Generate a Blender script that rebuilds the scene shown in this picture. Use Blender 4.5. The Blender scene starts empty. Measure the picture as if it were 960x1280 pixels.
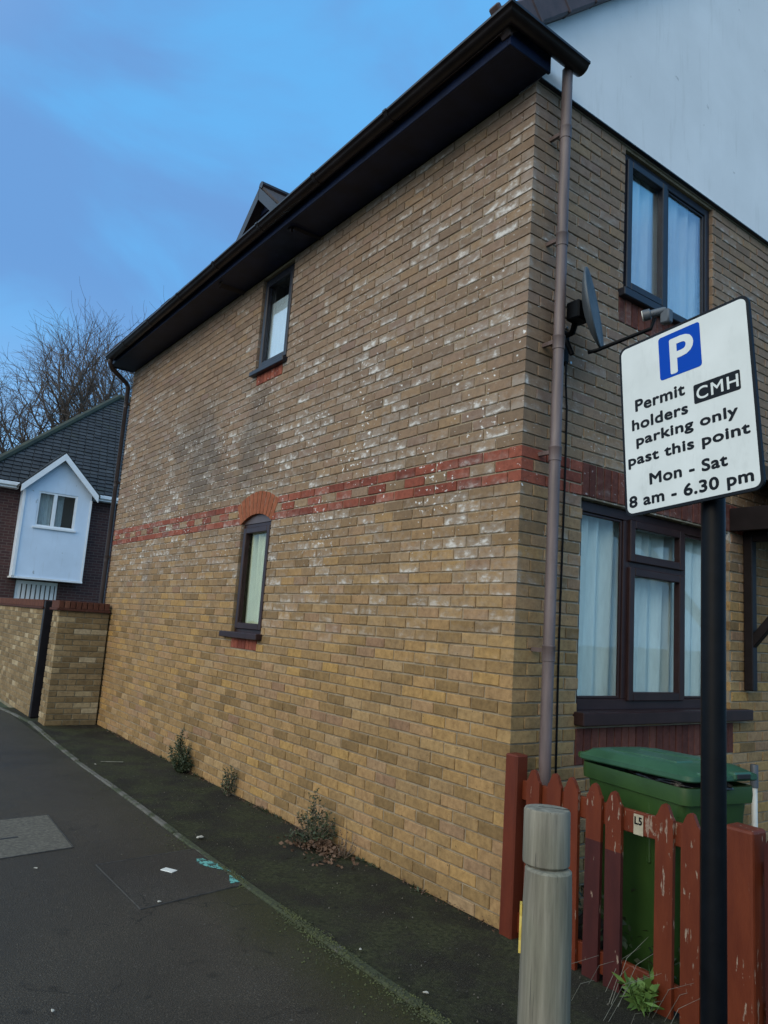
import bpy, bmesh, math, random
from mathutils import Vector, Matrix, noise as mnoise
random.seed(7)
PI = math.pi
SC = bpy.context.scene
COL = SC.collection

# ------------------------------------------------------------------ camera
CAM_C = Vector((-3.141, -2.967, 1.563))

SKYO = 3.7
CAM_F = 921.2
CAM_R = ((0.800, -0.597, 0.068), (0.147, 0.085, -0.985), (0.582, 0.798, 0.155))   # rows: right, down, forward
def orthonormal(rows):
    f = Vector(rows[2]).normalized(); r = Vector(rows[0]); r = (r - f * r.dot(f)).normalized()
    return r, f.cross(r), f
RGT, DWN, FWD = orthonormal(CAM_R)
cam_data = bpy.data.cameras.new('camera')
cam = bpy.data.objects.new('camera', cam_data); COL.objects.link(cam)
m = Matrix((RGT, -DWN, -FWD)).transposed().to_4x4(); m.translation = CAM_C
cam.matrix_world = m
cam_data.sensor_fit = 'VERTICAL'; cam_data.sensor_height = 36.0
cam_data.lens = CAM_F / 1280.0 * 36.0
cam_data.clip_start = 0.05; cam_data.clip_end = 2000
SC.camera = cam
def proj(p):
    d = Vector(p) - CAM_C; z = d.dot(FWD)
    return 480 + CAM_F * d.dot(RGT) / z, 640 + CAM_F * d.dot(DWN) / z, z

# ------------------------------------------------------------------ light
SUN_EL, SUN_AZ = math.radians(24), math.radians(193)      # azimuth measured from +X towards +Y
sun_dir = Vector((math.cos(SUN_EL) * math.cos(SUN_AZ), math.cos(SUN_EL) * math.sin(SUN_AZ), math.sin(SUN_EL)))
sd = bpy.data.lights.new('sun', 'SUN'); sd.energy = .85; sd.angle = math.radians(40); sd.color = (1.0, 0.74, 0.42)
sun = bpy.data.objects.new('sun', sd); COL.objects.link(sun)
sun.rotation_euler = sun_dir.to_track_quat('Z', 'Y').to_euler()
W = bpy.data.worlds.new('World'); SC.world = W; W.use_nodes = True
wn = W.node_tree.nodes; wl = W.node_tree.links; wn.clear()
def wnode(t, **k):
    n = wn.new(t)
    for a, b in k.items(): setattr(n, a, b)
    return n
sky = wnode('ShaderNodeTexSky', sky_type='NISHITA', sun_disc=False, sun_elevation=SUN_EL,
            sun_rotation=math.atan2(sun_dir.x, sun_dir.y), air_density=1.0, dust_density=0.6, ozone_density=3.0)
geo = wnode('ShaderNodeTexCoord')
sep = wnode('ShaderNodeSeparateXYZ'); wl.new(geo.outputs['Generated'], sep.inputs[0])
zz = wnode('ShaderNodeMath', operation='ADD'); wl.new(sep.outputs[2], zz.inputs[0]); zz.inputs[1].default_value = 0.35
zc = wnode('ShaderNodeMath', operation='MAXIMUM'); wl.new(zz.outputs[0], zc.inputs[0]); zc.inputs[1].default_value = 0.15
div = wnode('ShaderNodeVectorMath', operation='DIVIDE'); wl.new(geo.outputs['Generated'], div.inputs[0])
cmb = wnode('ShaderNodeCombineXYZ')
for i in range(3): wl.new(zc.outputs[0], cmb.inputs[i])
wl.new(cmb.outputs[0], div.inputs[1])
off = wnode('ShaderNodeVectorMath', operation='ADD'); wl.new(div.outputs[0], off.inputs[0]); off.inputs[1].default_value = (0.0, 0.0, SKYO)
nz = wnode('ShaderNodeTexNoise'); wl.new(off.outputs[0], nz.inputs['Vector'])
nz.inputs['Scale'].default_value = 2.1; nz.inputs['Detail'].default_value = 8; nz.inputs['Roughness'].default_value = 0.52; nz.inputs['Distortion'].default_value = 0.7
mr = wnode('ShaderNodeMapRange', interpolation_type='SMOOTHSTEP'); wl.new(nz.outputs[0], mr.inputs[0])
mr.inputs[1].default_value = 0.38; mr.inputs[2].default_value = 0.64
mx = wnode('ShaderNodeMix', data_type='RGBA'); wl.new(mr.outputs[0], mx.inputs[0])
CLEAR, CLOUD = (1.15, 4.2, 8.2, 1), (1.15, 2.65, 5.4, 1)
mxa = wnode('ShaderNodeMix', data_type='RGBA'); mxa.inputs[0].default_value = 0.75
wl.new(sky.outputs[0], mxa.inputs[6]); mxa.inputs[7].default_value = CLEAR
wl.new(mxa.outputs[2], mx.inputs[6]); mx.inputs[7].default_value = CLOUD
# unseen sky on the sun side, brightened to bluish white to light the gable
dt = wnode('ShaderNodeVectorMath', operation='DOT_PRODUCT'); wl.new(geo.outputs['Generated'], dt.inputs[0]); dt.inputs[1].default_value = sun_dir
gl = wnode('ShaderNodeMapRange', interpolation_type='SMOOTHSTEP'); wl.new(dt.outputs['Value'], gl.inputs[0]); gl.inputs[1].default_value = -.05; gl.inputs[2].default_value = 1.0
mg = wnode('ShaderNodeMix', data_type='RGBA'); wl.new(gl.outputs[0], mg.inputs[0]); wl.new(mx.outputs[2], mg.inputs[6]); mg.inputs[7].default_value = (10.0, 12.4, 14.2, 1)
hz = wnode('ShaderNodeMapRange', interpolation_type='SMOOTHSTEP'); wl.new(sep.outputs[2], hz.inputs[0]); hz.inputs[1].default_value = .42; hz.inputs[2].default_value = .05; hz.inputs[3].default_value = 0; hz.inputs[4].default_value = .75
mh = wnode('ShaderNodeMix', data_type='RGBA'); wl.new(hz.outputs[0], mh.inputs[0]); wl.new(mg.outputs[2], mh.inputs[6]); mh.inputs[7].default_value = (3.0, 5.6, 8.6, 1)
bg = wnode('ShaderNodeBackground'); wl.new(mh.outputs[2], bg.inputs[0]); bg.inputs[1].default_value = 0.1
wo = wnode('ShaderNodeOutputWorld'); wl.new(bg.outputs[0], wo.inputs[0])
SC.view_settings.view_transform = 'Standard'; SC.view_settings.look = 'None'
SC.view_settings.exposure = 0.42; SC.view_settings.gamma = 1.0
SC.cycles.max_bounces = 6

# ------------------------------------------------------------------ helpers: materials
class NT:
    def __init__(s, name):
        s.m = bpy.data.materials.new(name); s.m.use_nodes = True
        s.t = s.m.node_tree; s.b = s.t.nodes['Principled BSDF']; s.out = s.t.nodes['Material Output']
    def n(s, ty, ins=None, **k):
        x = s.t.nodes.new(ty)
        for a, b in k.items(): setattr(x, a, b)
        for a, b in (ins or {}).items():
            if hasattr(b, 'is_output'): s.t.links.new(b, x.inputs[a])
            else: x.inputs[a].default_value = b
        return x
    def link(s, a, b): s.t.links.new(a, b)
    def pos(s): return s.n('ShaderNodeNewGeometry').outputs['Position']
    def noise(s, scale, detail=3, rough=.55, vec=None, stretch=None, dist=0):
        v = vec or s.pos()
        if stretch: v = s.n('ShaderNodeMapping', {0: v, 3: stretch}).outputs[0]
        return s.n('ShaderNodeTexNoise', {'Vector': v, 'Scale': scale, 'Detail': detail, 'Roughness': rough, 'Distortion': dist}).outputs[0]
    def ramp(s, fac, stops, interp='LINEAR'):
        r = s.n('ShaderNodeValToRGB', {0: fac}); r.color_ramp.interpolation = interp
        e = r.color_ramp.elements
        while len(e) > 1: e.remove(e[-1])
        for i, (p, c) in enumerate(stops):
            el = e[0] if i == 0 else e.new(p)
            el.position = p; el.color = (*c, 1) if len(c) == 3 else c
        return r.outputs[0]
    def math(s, op, a, b=0.0, c=0.0, clamp=False):
        return s.n('ShaderNodeMath', {0: a, 1: b, 2: c}, operation=op, use_clamp=clamp).outputs[0]
    def rng(s, v, a, b, c=0., d=1., smooth=True):
        return s.n('ShaderNodeMapRange', {0: v, 1: a, 2: b, 3: c, 4: d}, interpolation_type='SMOOTHSTEP' if smooth else 'LINEAR').outputs[0]
    def mix(s, f, a, b, mode='MIX'):
        x = s.n('ShaderNodeMix', data_type='RGBA', blend_type=mode)
        for i, v in ((0, f), (6, a), (7, b)):
            if hasattr(v, 'is_output'): s.link(v, x.inputs[i])
            else: x.inputs[i].default_value = v if i == 0 else ((*v, 1) if len(v) == 3 else v)
        return x.outputs[2]
    def attr(s, name): return s.n('ShaderNodeAttribute', attribute_name=name).outputs['Fac']
    def bump(s, h, strength=.4, dist=.01):
        b = s.n('ShaderNodeBump', {'Height': h, 'Strength': strength, 'Distance': dist}); s.link(b.outputs[0], s.b.inputs['Normal'])
    def col(s, c):
        if hasattr(c, 'is_output'): s.link(c, s.b.inputs['Base Color'])
        else: s.b.inputs['Base Color'].default_value = (*c, 1)
    def set(s, **k):
        for a, b in k.items():
            i = s.b.inputs[a.replace('_', ' ')]
            if hasattr(b, 'is_output'): s.link(b, i)
            else: i.default_value = b
        return s

def paint(name, c, rough=.45, var=.15, scale=14, bump=.05, spec=.5):
    t = NT(name); n = t.noise(scale, 4)
    lo = tuple(x * (1 - var) for x in c); hi = tuple(min(1, x * (1 + var)) for x in c)
    t.col(t.ramp(n, [(.3, lo), (.7, hi)])); t.set(Roughness=rough)
    t.b.inputs['Specular IOR Level'].default_value = spec
    if bump: t.bump(t.noise(scale * 8, 3), bump, .002)
    return t.m

def brick_material(name, ramp_stops, eff=1.0, wall=True, zoned=True):
    t = NT(name)
    tint = t.attr('tint'); eb = t.attr('eff'); bz = t.attr('bz'); bs = t.attr('bs')
    P = t.pos(); sp = t.n('ShaderNodeSeparateXYZ', {0: P})
    c = t.ramp(tint, ramp_stops)
    mott = t.noise(26, 5, .65)
    c = t.mix(.75, c, t.ramp(mott, [(.26, (.45, .41, .37)), (.5, (.82, .80, .78)), (.74, (1.15, 1.12, 1.08))]), 'MULTIPLY')
    c = t.mix(.5, c, t.ramp(t.noise(7, 3, .6), [(.3, (.68, .66, .64)), (.7, (1.1, 1.08, 1.02))]), 'MULTIPLY')
    # chips and pits
    c = t.mix(t.math('MULTIPLY', t.rng(t.noise(31, 3, .5), .70, .74), .8), c, (.055, .042, .030))
    # iron flecks
    c = t.mix(t.math('MULTIPLY', t.rng(t.noise(70, 2), .66, .74), .5), c, (.08, .055, .04))
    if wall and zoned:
        # brick colour graded by height: yellower low down, greyer brown above
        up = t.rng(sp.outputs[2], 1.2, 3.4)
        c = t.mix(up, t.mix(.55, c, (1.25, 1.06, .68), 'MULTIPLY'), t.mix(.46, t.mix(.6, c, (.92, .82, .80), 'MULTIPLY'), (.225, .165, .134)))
        # soot stains on the middle of the long wall
        big = t.noise(.9, 4, .6)
        zb = t.math('MULTIPLY', t.rng(sp.outputs[2], 2.6, 2.95), t.rng(sp.outputs[2], 4.3, 3.5))
        yb = t.math('MULTIPLY', t.rng(sp.outputs[1], 2.4, 3.8), t.rng(sp.outputs[1], 7.2, 6.2))
        soot = t.math('MULTIPLY', t.math('MULTIPLY', zb, yb), t.rng(big, .36, .6))
        c = t.mix(t.math('MULTIPLY', soot, .62), c, (.09, .085, .08))
        # a run of dirt below an old vent
        st = t.math('MULTIPLY', t.rng(t.noise(3, 3, .5, stretch=(1, 1, .25)), .4, .6),
                    t.math('MULTIPLY', t.rng(t.math('ABSOLUTE', t.math('SUBTRACT', sp.outputs[1], 6.15)), .42, .12), t.math('MULTIPLY', t.rng(sp.outputs[2], 1.0, 1.5), t.rng(sp.outputs[2], 2.4, 2.1))))
        c = t.mix(t.math('MULTIPLY', st, .5), c, (.12, .11, .11))
    if eff > 0:
        # lime bloom: thick at the lower part of a brick, in a belt of the wall
        nn = t.noise(13, 4, .6, stretch=(1, 1, 1.9))
        zone = t.noise(.55, 2, .5)
        if wall:
            belt = t.math('MULTIPLY', t.rng(sp.outputs[2], 1.2, 2.3), t.rng(sp.outputs[2], 5.2, 4.2, .45, 1))
            near = t.math('ADD', t.rng(sp.outputs[1], 5.5, .2, 0, .08), t.rng(sp.outputs[0], .02, .05, 0, -.14))
        else:
            belt = .35; near = 0.0
        k = t.math('ADD', t.math('MULTIPLY', nn, .84), t.math('MULTIPLY', eb, .33))
        k = t.math('ADD', k, t.math('MULTIPLY', zone, .34))
        k = t.math('ADD', k, t.math('MULTIPLY', t.math('SUBTRACT', .45, bz), .17))
        k = t.math('ADD', k, near)
        edge = t.math('MULTIPLY', t.rng(bs, 0.0, .10), t.rng(bs, 1.0, .9))
        a1 = t.math('MULTIPLY', t.math('MULTIPLY', t.rng(k, .72, 1.04), belt), .52 * eff)
        a2 = t.math('MULTIPLY', t.math('MULTIPLY', t.math('MULTIPLY', t.rng(k, .94, 1.13), belt), edge), .78 * eff)
        c = t.mix(a1, c, (.37, .33, .29)); c = t.mix(a2, c, (.72, .70, .66))
        if wall:
            # small bright crusts of lime in the belt above the red band, running over brick and joint
            fl = t.math('ADD', t.noise(24, 3, .5, stretch=(1, 1, 1.5)), t.math('MULTIPLY', t.noise(2.0, 3, .6), .42))
            fb = t.math('MULTIPLY', t.rng(sp.outputs[2], 1.7, 2.6), t.rng(sp.outputs[2], 4.4, 3.2, .3, 1))
            fb = t.math('MULTIPLY', fb, t.rng(sp.outputs[0], .05, .02, .35, 1))
            c = t.mix(t.math('MULTIPLY', t.rng(fl, .865, .935), t.math('MULTIPLY', fb, .9)), c, (.80, .79, .76))
    t.col(c); t.set(Roughness=.9)
    t.b.inputs['Specular IOR Level'].default_value = .25
    t.bump(t.math('ADD', t.noise(60, 5, .7), t.math('MULTIPLY', t.noise(14, 3), 1.2)), .55, .004)
    return t.m

YELLOW = [(0, (.200, .140, .078)), (.14, (.250, .175, .095)), (.3, (.310, .215, .118)), (.45, (.285, .205, .128)), (.58, (.345, .235, .122)),
          (.7, (.335, .230, .155)), (.82, (.385, .260, .115)), (.92, (.350, .262, .175)), (1, (.265, .175, .130))]
REDS = [(0, (.20, .055, .038)), (.5, (.275, .078, .050)), (1, (.34, .105, .068))]
M = {}
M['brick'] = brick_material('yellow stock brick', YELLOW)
M['red_brick'] = brick_material('red facing brick', REDS, eff=.4, zoned=False)
M['garden_brick'] = brick_material('garden wall brick', [(0, (.19, .135, .07)), (.4, (.25, .175, .088)), (.75, (.30, .215, .115)), (.9, (.40, .31, .18)), (1, (.47, .38, .25))], eff=0, wall=False)
def mortar(name, a, b, lime=0.):
    t = NT(name); c = t.ramp(t.noise(5, 5, .6), [(.3, a), (.7, b)])
    c = t.mix(t.math('MULTIPLY', t.rng(t.noise(9, 4, .6), .55, .68), .5), c, tuple(x * .45 for x in a))
    if lime:
        sp = t.n('ShaderNodeSeparateXYZ', {0: t.pos()})
        k = t.math('MULTIPLY', t.rng(t.math('ADD', t.noise(13, 4, .6), t.math('MULTIPLY', t.noise(.55, 2, .5), .4)), .72, .86), t.math('MULTIPLY', t.rng(sp.outputs[2], 1.5, 2.5), t.rng(sp.outputs[2], 5.0, 4.0)))
        c = t.mix(t.math('MULTIPLY', k, lime), c, (.66, .64, .60))
    t.col(c); t.set(Roughness=.95); t.bump(t.noise(120, 3), .5, .003); return t.m
M['arch'] = brick_material('orange red arch brick', [(0, (.25, .075, .038)), (.5, (.31, .098, .048)), (1, (.37, .13, .065))], eff=0, zoned=False)
M['soldier'] = brick_material('dull red soldier brick', [(0, (.105, .036, .028)), (.5, (.145, .050, .038)), (1, (.19, .070, .05))], eff=.3, zoned=False)
M['coping'] = brick_material('dark red coping brick', [(0, (.085, .032, .022)), (.5, (.13, .05, .032)), (1, (.17, .075, .05))], eff=0, wall=False)
M['mortar'] = mortar('mortar', (.20, .155, .102), (.35, .28, .19), .7)
def white_render(name, c):
    t = NT(name); n = t.noise(1.3, 5, .6); s2 = t.noise(5, 4, .6, stretch=(3, 3, .35))
    col = t.ramp(n, [(.3, tuple(x * .88 for x in c)), (.7, c)])
    col = t.mix(t.math('MULTIPLY', t.rng(s2, .55, .75), .16), col, (.35, .36, .34))
    col = t.mix(t.math('MULTIPLY', t.rng(t.noise(7, 3), .70, .76), .55), col, (.22, .23, .24))
    t.col(col); t.set(Roughness=.85); t.bump(t.noise(150, 4, .7), .25, .003); return t.m
M['render'] = white_render('white render', (.78, .80, .81))
M['bay'] = white_render('painted bay cladding', (.66, .76, .88))
M['brown_upvc'] = paint('brown window plastic', (.032, .016, .015), .38, .2, 9, .02, .22)
M['black_upvc'] = paint('dark grey window plastic', (.019, .020, .028), .38, .2, 9, .02, .3)
M['eave'] = paint('dark stained eave board', (.007, .013, .040), .5, .35, 6, .12, .25)
M['gutter'] = paint('brown gutter plastic', (.016, .012, .013), .36, .35, 5, .05, .3)
t = NT('sun bleached brown downpipe'); nn = t.noise(4, 4, .6, stretch=(4, 4, .6))
t.col(t.ramp(nn, [(.25, (.075, .053, .050)), (.6, (.145, .106, .102)), (.8, (.185, .145, .138))])); t.set(Roughness=.48); t.bump(t.noise(60, 3), .06, .002); M['pipe'] = t.m
M['dark_pipe'] = paint('dark brown downpipe', (.035, .024, .022), .4, .3, 6, .05)
M['white_upvc'] = paint('white window plastic', (.78, .79, .80), .35, .05, 6, 0)
M['black'] = paint('black paint', (.003, .0036, .005), .45, .3, 20, .08, .10)
M['rubber'] = paint('black rubber', (.012, .012, .012), .7, .2, 20, .1)
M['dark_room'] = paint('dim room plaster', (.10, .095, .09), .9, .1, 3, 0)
M['dish'] = paint('grey dish paint', (.070, .080, .088), .5, .25, 9, .05)
M['steel'] = paint('galvanised steel', (.42, .43, .44), .38, .2, 25, .1); M['steel'].node_tree.nodes['Principled BSDF'].inputs['Metallic'].default_value = .8
M['lnb'] = paint('pale grey plastic', (.075, .088, .105), .45, .12, 12, .02)
M['white_plastic'] = paint('white plastic', (.62, .62, .58), .45, .1, 12, .03)
# glass: clear pane with the reflection of the sky
def glass(name, refl, tint=(.9, .95, .97)):
    t = NT(name); t.t.nodes.remove(t.b)
    fc = t.n('ShaderNodeLayerWeight', {'Blend': .5}).outputs['Facing']
    f = t.math('ADD', t.math('MULTIPLY', t.math('POWER', fc, 5.0), .85), refl, clamp=True)
    wob = t.n('ShaderNodeBump', {'Height': t.noise(3.5, 1), 'Strength': .05, 'Distance': .02})
    g = t.n('ShaderNodeBsdfGlossy', {'Color': (1, 1, 1, 1), 'Roughness': .015, 'Normal': wob.outputs[0]})
    tr = t.n('ShaderNodeBsdfTransparent', {'Color': (*tint, 1)})
    mxs = t.n('ShaderNodeMixShader', {0: f, 1: tr.outputs[0], 2: g.outputs[0]})
    t.link(mxs.outputs[0], t.out.inputs[0]); return t.m
M['glass'] = glass('window glass', .16)
M['glass_green'] = glass('greenish window glass', .03, (.86, .88, .80))
M['glass_sky'] = glass('upper window glass', .22)
M['glass_clear'] = glass('front window glass', .03, (.93, .97, .96))
def cloth(name, c):
    t = NT(name); t.col(t.ramp(t.noise(30, 3, .6, stretch=(1, 1, .2)), [(.3, tuple(x * .85 for x in c)), (.7, c)])); t.set(Roughness=.9)
    t.b.inputs['Transmission Weight'].default_value = 0; t.b.inputs['Subsurface Weight'].default_value = .0; return t.m
M['net'] = cloth('white net curtain', (.80, .82, .80))
M['blind'] = cloth('white roller blind', (.85, .86, .86))
# ground
def asphalt(name, base, moss_amount, verge=False):
    t = NT(name); P = t.pos(); sp = t.n('ShaderNodeSeparateXYZ', {0: P})
    big = t.noise(.8, 5, .6); fine = t.noise(150, 4, .75); agg = t.n('ShaderNodeTexVoronoi', {'Vector': P, 'Scale': 190.}).outputs['Distance']
    a = tuple(x * .62 for x in base); b = tuple(x * 1.35 for x in base)
    c = t.ramp(big, [(.28, a), (.5, base), (.72, b)])
    c = t.mix(.7, c, t.ramp(fine, [(.34, (.15, .15, .15)), (.50, (.80, .79, .77)), (.66, (3.0, 2.85, 2.6))]), 'MULTIPLY')
    c = t.mix(t.math('MULTIPLY', t.rng(t.noise(45, 2, .6), .68, .74), .5), c, (.16, .15, .135))
    mn = t.noise(2.6, 5, .65)
    if verge:
        k = t.math('MULTIPLY', t.rng(mn, .38, .62), moss_amount)
        c = t.mix(k, c, t.ramp(t.noise(40, 3), [(.3, (.017, .019, .009)), (.7, (.058, .060, .028))]))
    else:
        # moss that has crept from the joint beside the edging, x = -0.9
        nearj = t.rng(t.math('ADD', sp.outputs[0], t.math('MULTIPLY', t.math('SUBTRACT', mn, .5), .55)), -1.42, -.95)
        along = t.rng(sp.outputs[1], 2.6, .2, .25, 1)
        k = t.math('MULTIPLY', t.math('MULTIPLY', nearj, along), moss_amount)
        c = t.mix(k, c, t.ramp(t.noise(60, 3), [(.3, (.015, .016, .005)), (.7, (.046, .045, .011))]))
    # hairline cracks and dark stains, worn paler wheel-polished stone
    cr = t.n('ShaderNodeTexVoronoi', {'Vector': t.n('ShaderNodeVectorMath', {0: P, 1: t.n('ShaderNodeTexNoise', {'Vector': P, 'Scale': 2.2, 'Detail': 4}).outputs['Color']}, operation='ADD').outputs[0], 'Scale': .75}, feature='DISTANCE_TO_EDGE').outputs['Distance']
    c = t.mix(t.math('MULTIPLY', t.rng(cr, .006, .0), t.rng(t.noise(.7, 2), .5, .6, 0, .75)), c, (.008, .007, .006))
    c = t.mix(t.math('MULTIPLY', t.rng(t.noise(3.1, 3, .7, dist=1.5), .60, .70), .55), c, tuple(x * .35 for x in base))
    c = t.mix(t.math('MULTIPLY', t.rng(t.n('ShaderNodeTexVoronoi', {'Vector': P, 'Scale': 55.}).outputs['Distance'], .24, .14), t.rng(t.noise(5, 3), .36, .6, 0, .6)), c, tuple(x * 3.2 for x in base))
    t.col(c); t.set(Roughness=t.rng(big, .3, .7, .50, .72) if not verge else .85)
    t.b.inputs['Specular IOR Level'].default_value = .22 if not verge else .15
    t.bump(t.math('ADD', fine, t.math('MULTIPLY', agg, .6)), .75, .005); return t.m
M['asphalt'] = asphalt('pavement asphalt', (.043, .0355, .0265), .85)
M['verge'] = asphalt('old mossy asphalt', (.025, .0225, .0165), .85, True)
t = NT('edging concrete'); n1 = t.noise(3, 5, .65)
t.col(t.mix(t.rng(t.math('ADD', n1, t.rng(t.n('ShaderNodeSeparateXYZ', {0: t.pos()}).outputs[1], 3.2, .2, 0, .17)), .46, .60), (.105, .097, .080), t.ramp(t.noise(50, 3), [(.3, (.018, .022, .010)), (.7, (.055, .062, .022))]))); t.set(Roughness=.9); t.bump(t.noise(80, 4), .6, .006); M['edging'] = t.m
t = NT('cover concrete'); t.col(t.ramp(t.noise(40, 4, .7), [(.3, (.050, .043, .033)), (.55, (.100, .088, .066)), (.75, (.17, .152, .118))])); t.set(Roughness=.88); t.bump(t.noise(130, 4), .6, .005); M['cover_concrete'] = t.m
M['cover_tar'] = asphalt('asphalt in cover', (.043, .037, .030), 0)
M['iron'] = paint('worn iron', (.055, .050, .045), .6, .4, 20, .3)
t = NT('turquoise spray paint'); t.col((.12, .36, .32)); t.set(Roughness=.7)
t.set(Alpha=t.rng(t.math('ADD', t.noise(22, 5, .7), t.math('MULTIPLY', t.noise(90, 3), .4)), .63, .77)); M['spray'] = t.m
t = NT('soil'); t.col(t.ramp(t.noise(9, 6, .7), [(.3, (.012, .010, .008)), (.6, (.035, .028, .02)), (.8, (.07, .058, .04))])); t.set(Roughness=.95); t.bump(t.noise(30, 5), 1, .02); M['soil'] = t.m
t = NT('grass ground'); t.col(t.ramp(t.noise(2, 6, .7), [(.3, (.025, .035, .015)), (.7, (.06, .075, .03))])); t.set(Roughness=.95); M['land'] = t.m
# painted fence
def fence_paint(name, a, b, flake):
    t = NT(name); P = t.pos()
    c = t.ramp(t.noise(5, 4, .6, stretch=(3, 3, .8)), [(.3, a), (.7, b)])
    f1 = t.noise(22, 4, .6, stretch=(2, 2, .45)); reg = t.noise(2.2, 2)
    k = t.rng(t.math('ADD', f1, t.math('MULTIPLY', reg, .5)), flake, flake + .03)
    c = t.mix(k, c, t.ramp(t.noise(60, 3), [(.3, (.16, .085, .06)), (.7, (.34, .25, .18))]))
    t.col(c); t.set(Roughness=.55); t.b.inputs['Specular IOR Level'].default_value = .3; t.bump(t.math('SUBTRACT', t.noise(30, 4, .6, stretch=(4, 4, .3)), k), .3, .003); return t.m
M['fence'] = fence_paint('flaking red fence paint', (.100, .0165, .0045), (.145, .028, .008), .90)
M['fence_clean'] = fence_paint('red post paint', (.088, .0155, .006), (.128, .024, .009), 1.1)
M['fence_old'] = fence_paint('old dark red fence paint', (.042, .009, .008), (.066, .014, .011), .92)
# bollard timber
t = NT('weathered timber'); g1 = t.noise(10, 5, .65, stretch=(4, 4, .22)); g2 = t.noise(2.5, 3)
c = t.ramp(g1, [(.25, (.092, .082, .061)), (.5, (.175, .158, .119)), (.75, (.265, .240, .185))])
c = t.mix(t.math('MULTIPLY', t.rng(g2, .45, .7), .35), c, (.15, .16, .10))
c = t.mix(t.math('MULTIPLY', t.rng(t.noise(26, 3, .6, stretch=(5, 5, .12)), .64, .70), .7), c, (.05, .045, .038))
t.col(c); t.set(Roughness=.85); t.bump(g1, .5, .006); M['timber'] = t.m
M['yellow'] = paint('yellow reflector', (.62, .46, .10), .4, .15, 40, .05)
M['bark'] = paint('tree bark', (.075, .060, .048), .9, .3, 6, .5)
M['twig'] = paint('tree twigs', (.105, .080, .065), .9, .25, 3, 0)
def leafy(name, a, b):
    t = NT(name); t.col(t.ramp(t.noise(18, 3), [(.3, a), (.7, b)])); t.set(Roughness=.7); return t.m
M['leaf_dark'] = leafy('dark weed leaf', (.018, .028, .012), (.055, .072, .028))
M['leaf_green'] = leafy('fresh green leaf', (.06, .12, .02), (.12, .20, .035))
M['leaf_dry'] = leafy('dead brown leaf', (.05, .026, .014), (.16, .085, .045))
M['stem_dry'] = leafy('dry stem', (.09, .06, .04), (.20, .15, .10))
M['straw'] = leafy('straw', (.10, .095, .07), (.20, .19, .15))
M['moss'] = leafy('moss', (.020, .023, .005), (.066, .070, .012))
t = NT('green bin plastic'); nn = t.noise(4, 5, .6)
t.col(t.ramp(nn, [(.3, (.018, .048, .010)), (.7, (.031, .074, .015))])); t.set(Roughness=.42); t.bump(t.noise(140, 3), .12, .002); M['bin'] = t.m
t = NT('green bin lid plastic'); t.col(t.ramp(t.noise(5, 5, .6), [(.3, (.020, .068, .034)), (.7, (.036, .105, .054))])); t.set(Roughness=.36); t.bump(t.noise(140, 3), .12, .002); M['bin_lid'] = t.m
M['bag'] = paint('black rubbish bag', (.010, .010, .012), .22, .3, 20, .6)
t = NT('sign white film'); t.col(t.mix(t.math('MULTIPLY', t.rng(t.noise(16, 5, .7, stretch=(1, 1, .3)), .52, .78), .30), t.ramp(t.noise(5, 4), [(.3, (.56, .58, .55)), (.7, (.67, .69, .66))]), (.30, .31, .28))); t.set(Roughness=.3); t.b.inputs['Coat Weight'].default_value = .5; t.b.inputs['Coat Roughness'].default_value = .2; M['sign_white'] = t.m
t = NT('sign blue film'); t.col((.003, .058, .40)); t.set(Roughness=.45); t.b.inputs['Specular IOR Level'].default_value = .06; M['sign_blue'] = t.m
t = NT('sign black film'); t.col((.005, .006, .009)); t.set(Roughness=.4); t.b.inputs['Specular IOR Level'].default_value = .15; M['sign_black'] = t.m
def tile_mat(name, a, b, mossy):
    t = NT(name); c = t.ramp(t.noise(3, 5, .65), [(.3, a), (.7, b)])
    c = t.mix(t.math('MULTIPLY', t.rng(t.attr('tint'), .0, 1.), .5), c, tuple(x * 1.7 for x in b))
    c = t.mix(t.math('MULTIPLY', t.rng(t.noise(1.6, 5, .7), .55, .72), mossy), c, (.05, .055, .02))
    t.col(c); t.set(Roughness=.75); t.bump(t.noise(60, 3), .3, .005); return t.m
M['slate_tile'] = tile_mat('dark concrete roof tile', (.016, .018, .021), (.030, .033, .036), .35)
M['brown_tile'] = tile_mat('brown concrete roof tile', (.045, .026, .022), (.085, .05, .042), .2)
M['brown_verge'] = paint('brown dry verge', (.062, .038, .038), .6, .3, 10, .2)
M['garden_mortar'] = mortar('garden wall mortar', (.16, .14, .09), (.26, .22, .15))
t = NT('dark red house brick')
u = t.n('ShaderNodeMapping', {0: t.n('ShaderNodeTexCoord').outputs['Object'], 2: (PI / 2, 0, 0)})
bt = t.n('ShaderNodeTexBrick', {'Vector': u.outputs[0], 'Color1': (.085, .034, .030, 1), 'Color2': (.052, .022, .022, 1), 'Mortar': (.12, .088, .078, 1), 'Scale': 1., 'Mortar Size': .008, 'Brick Width': .235, 'Row Height': .08})
t.col(t.mix(.4, bt.outputs[0], t.ramp(t.noise(2, 4), [(.3, (.6, .6, .6)), (.7, (1, 1, 1))]), 'MULTIPLY')); t.set(Roughness=.9); M['far_brick'] = t.m
M['litter'] = paint('pale litter', (.40, .37, .31), .7, .2, 60, .2)
M['label'] = paint('worn paper label', (.38, .33, .23), .7, .15, 40, .05)
M['porch'] = paint('dark porch timber', (.011, .008, .009), .5, .3, 8, .1, .25)

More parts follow.
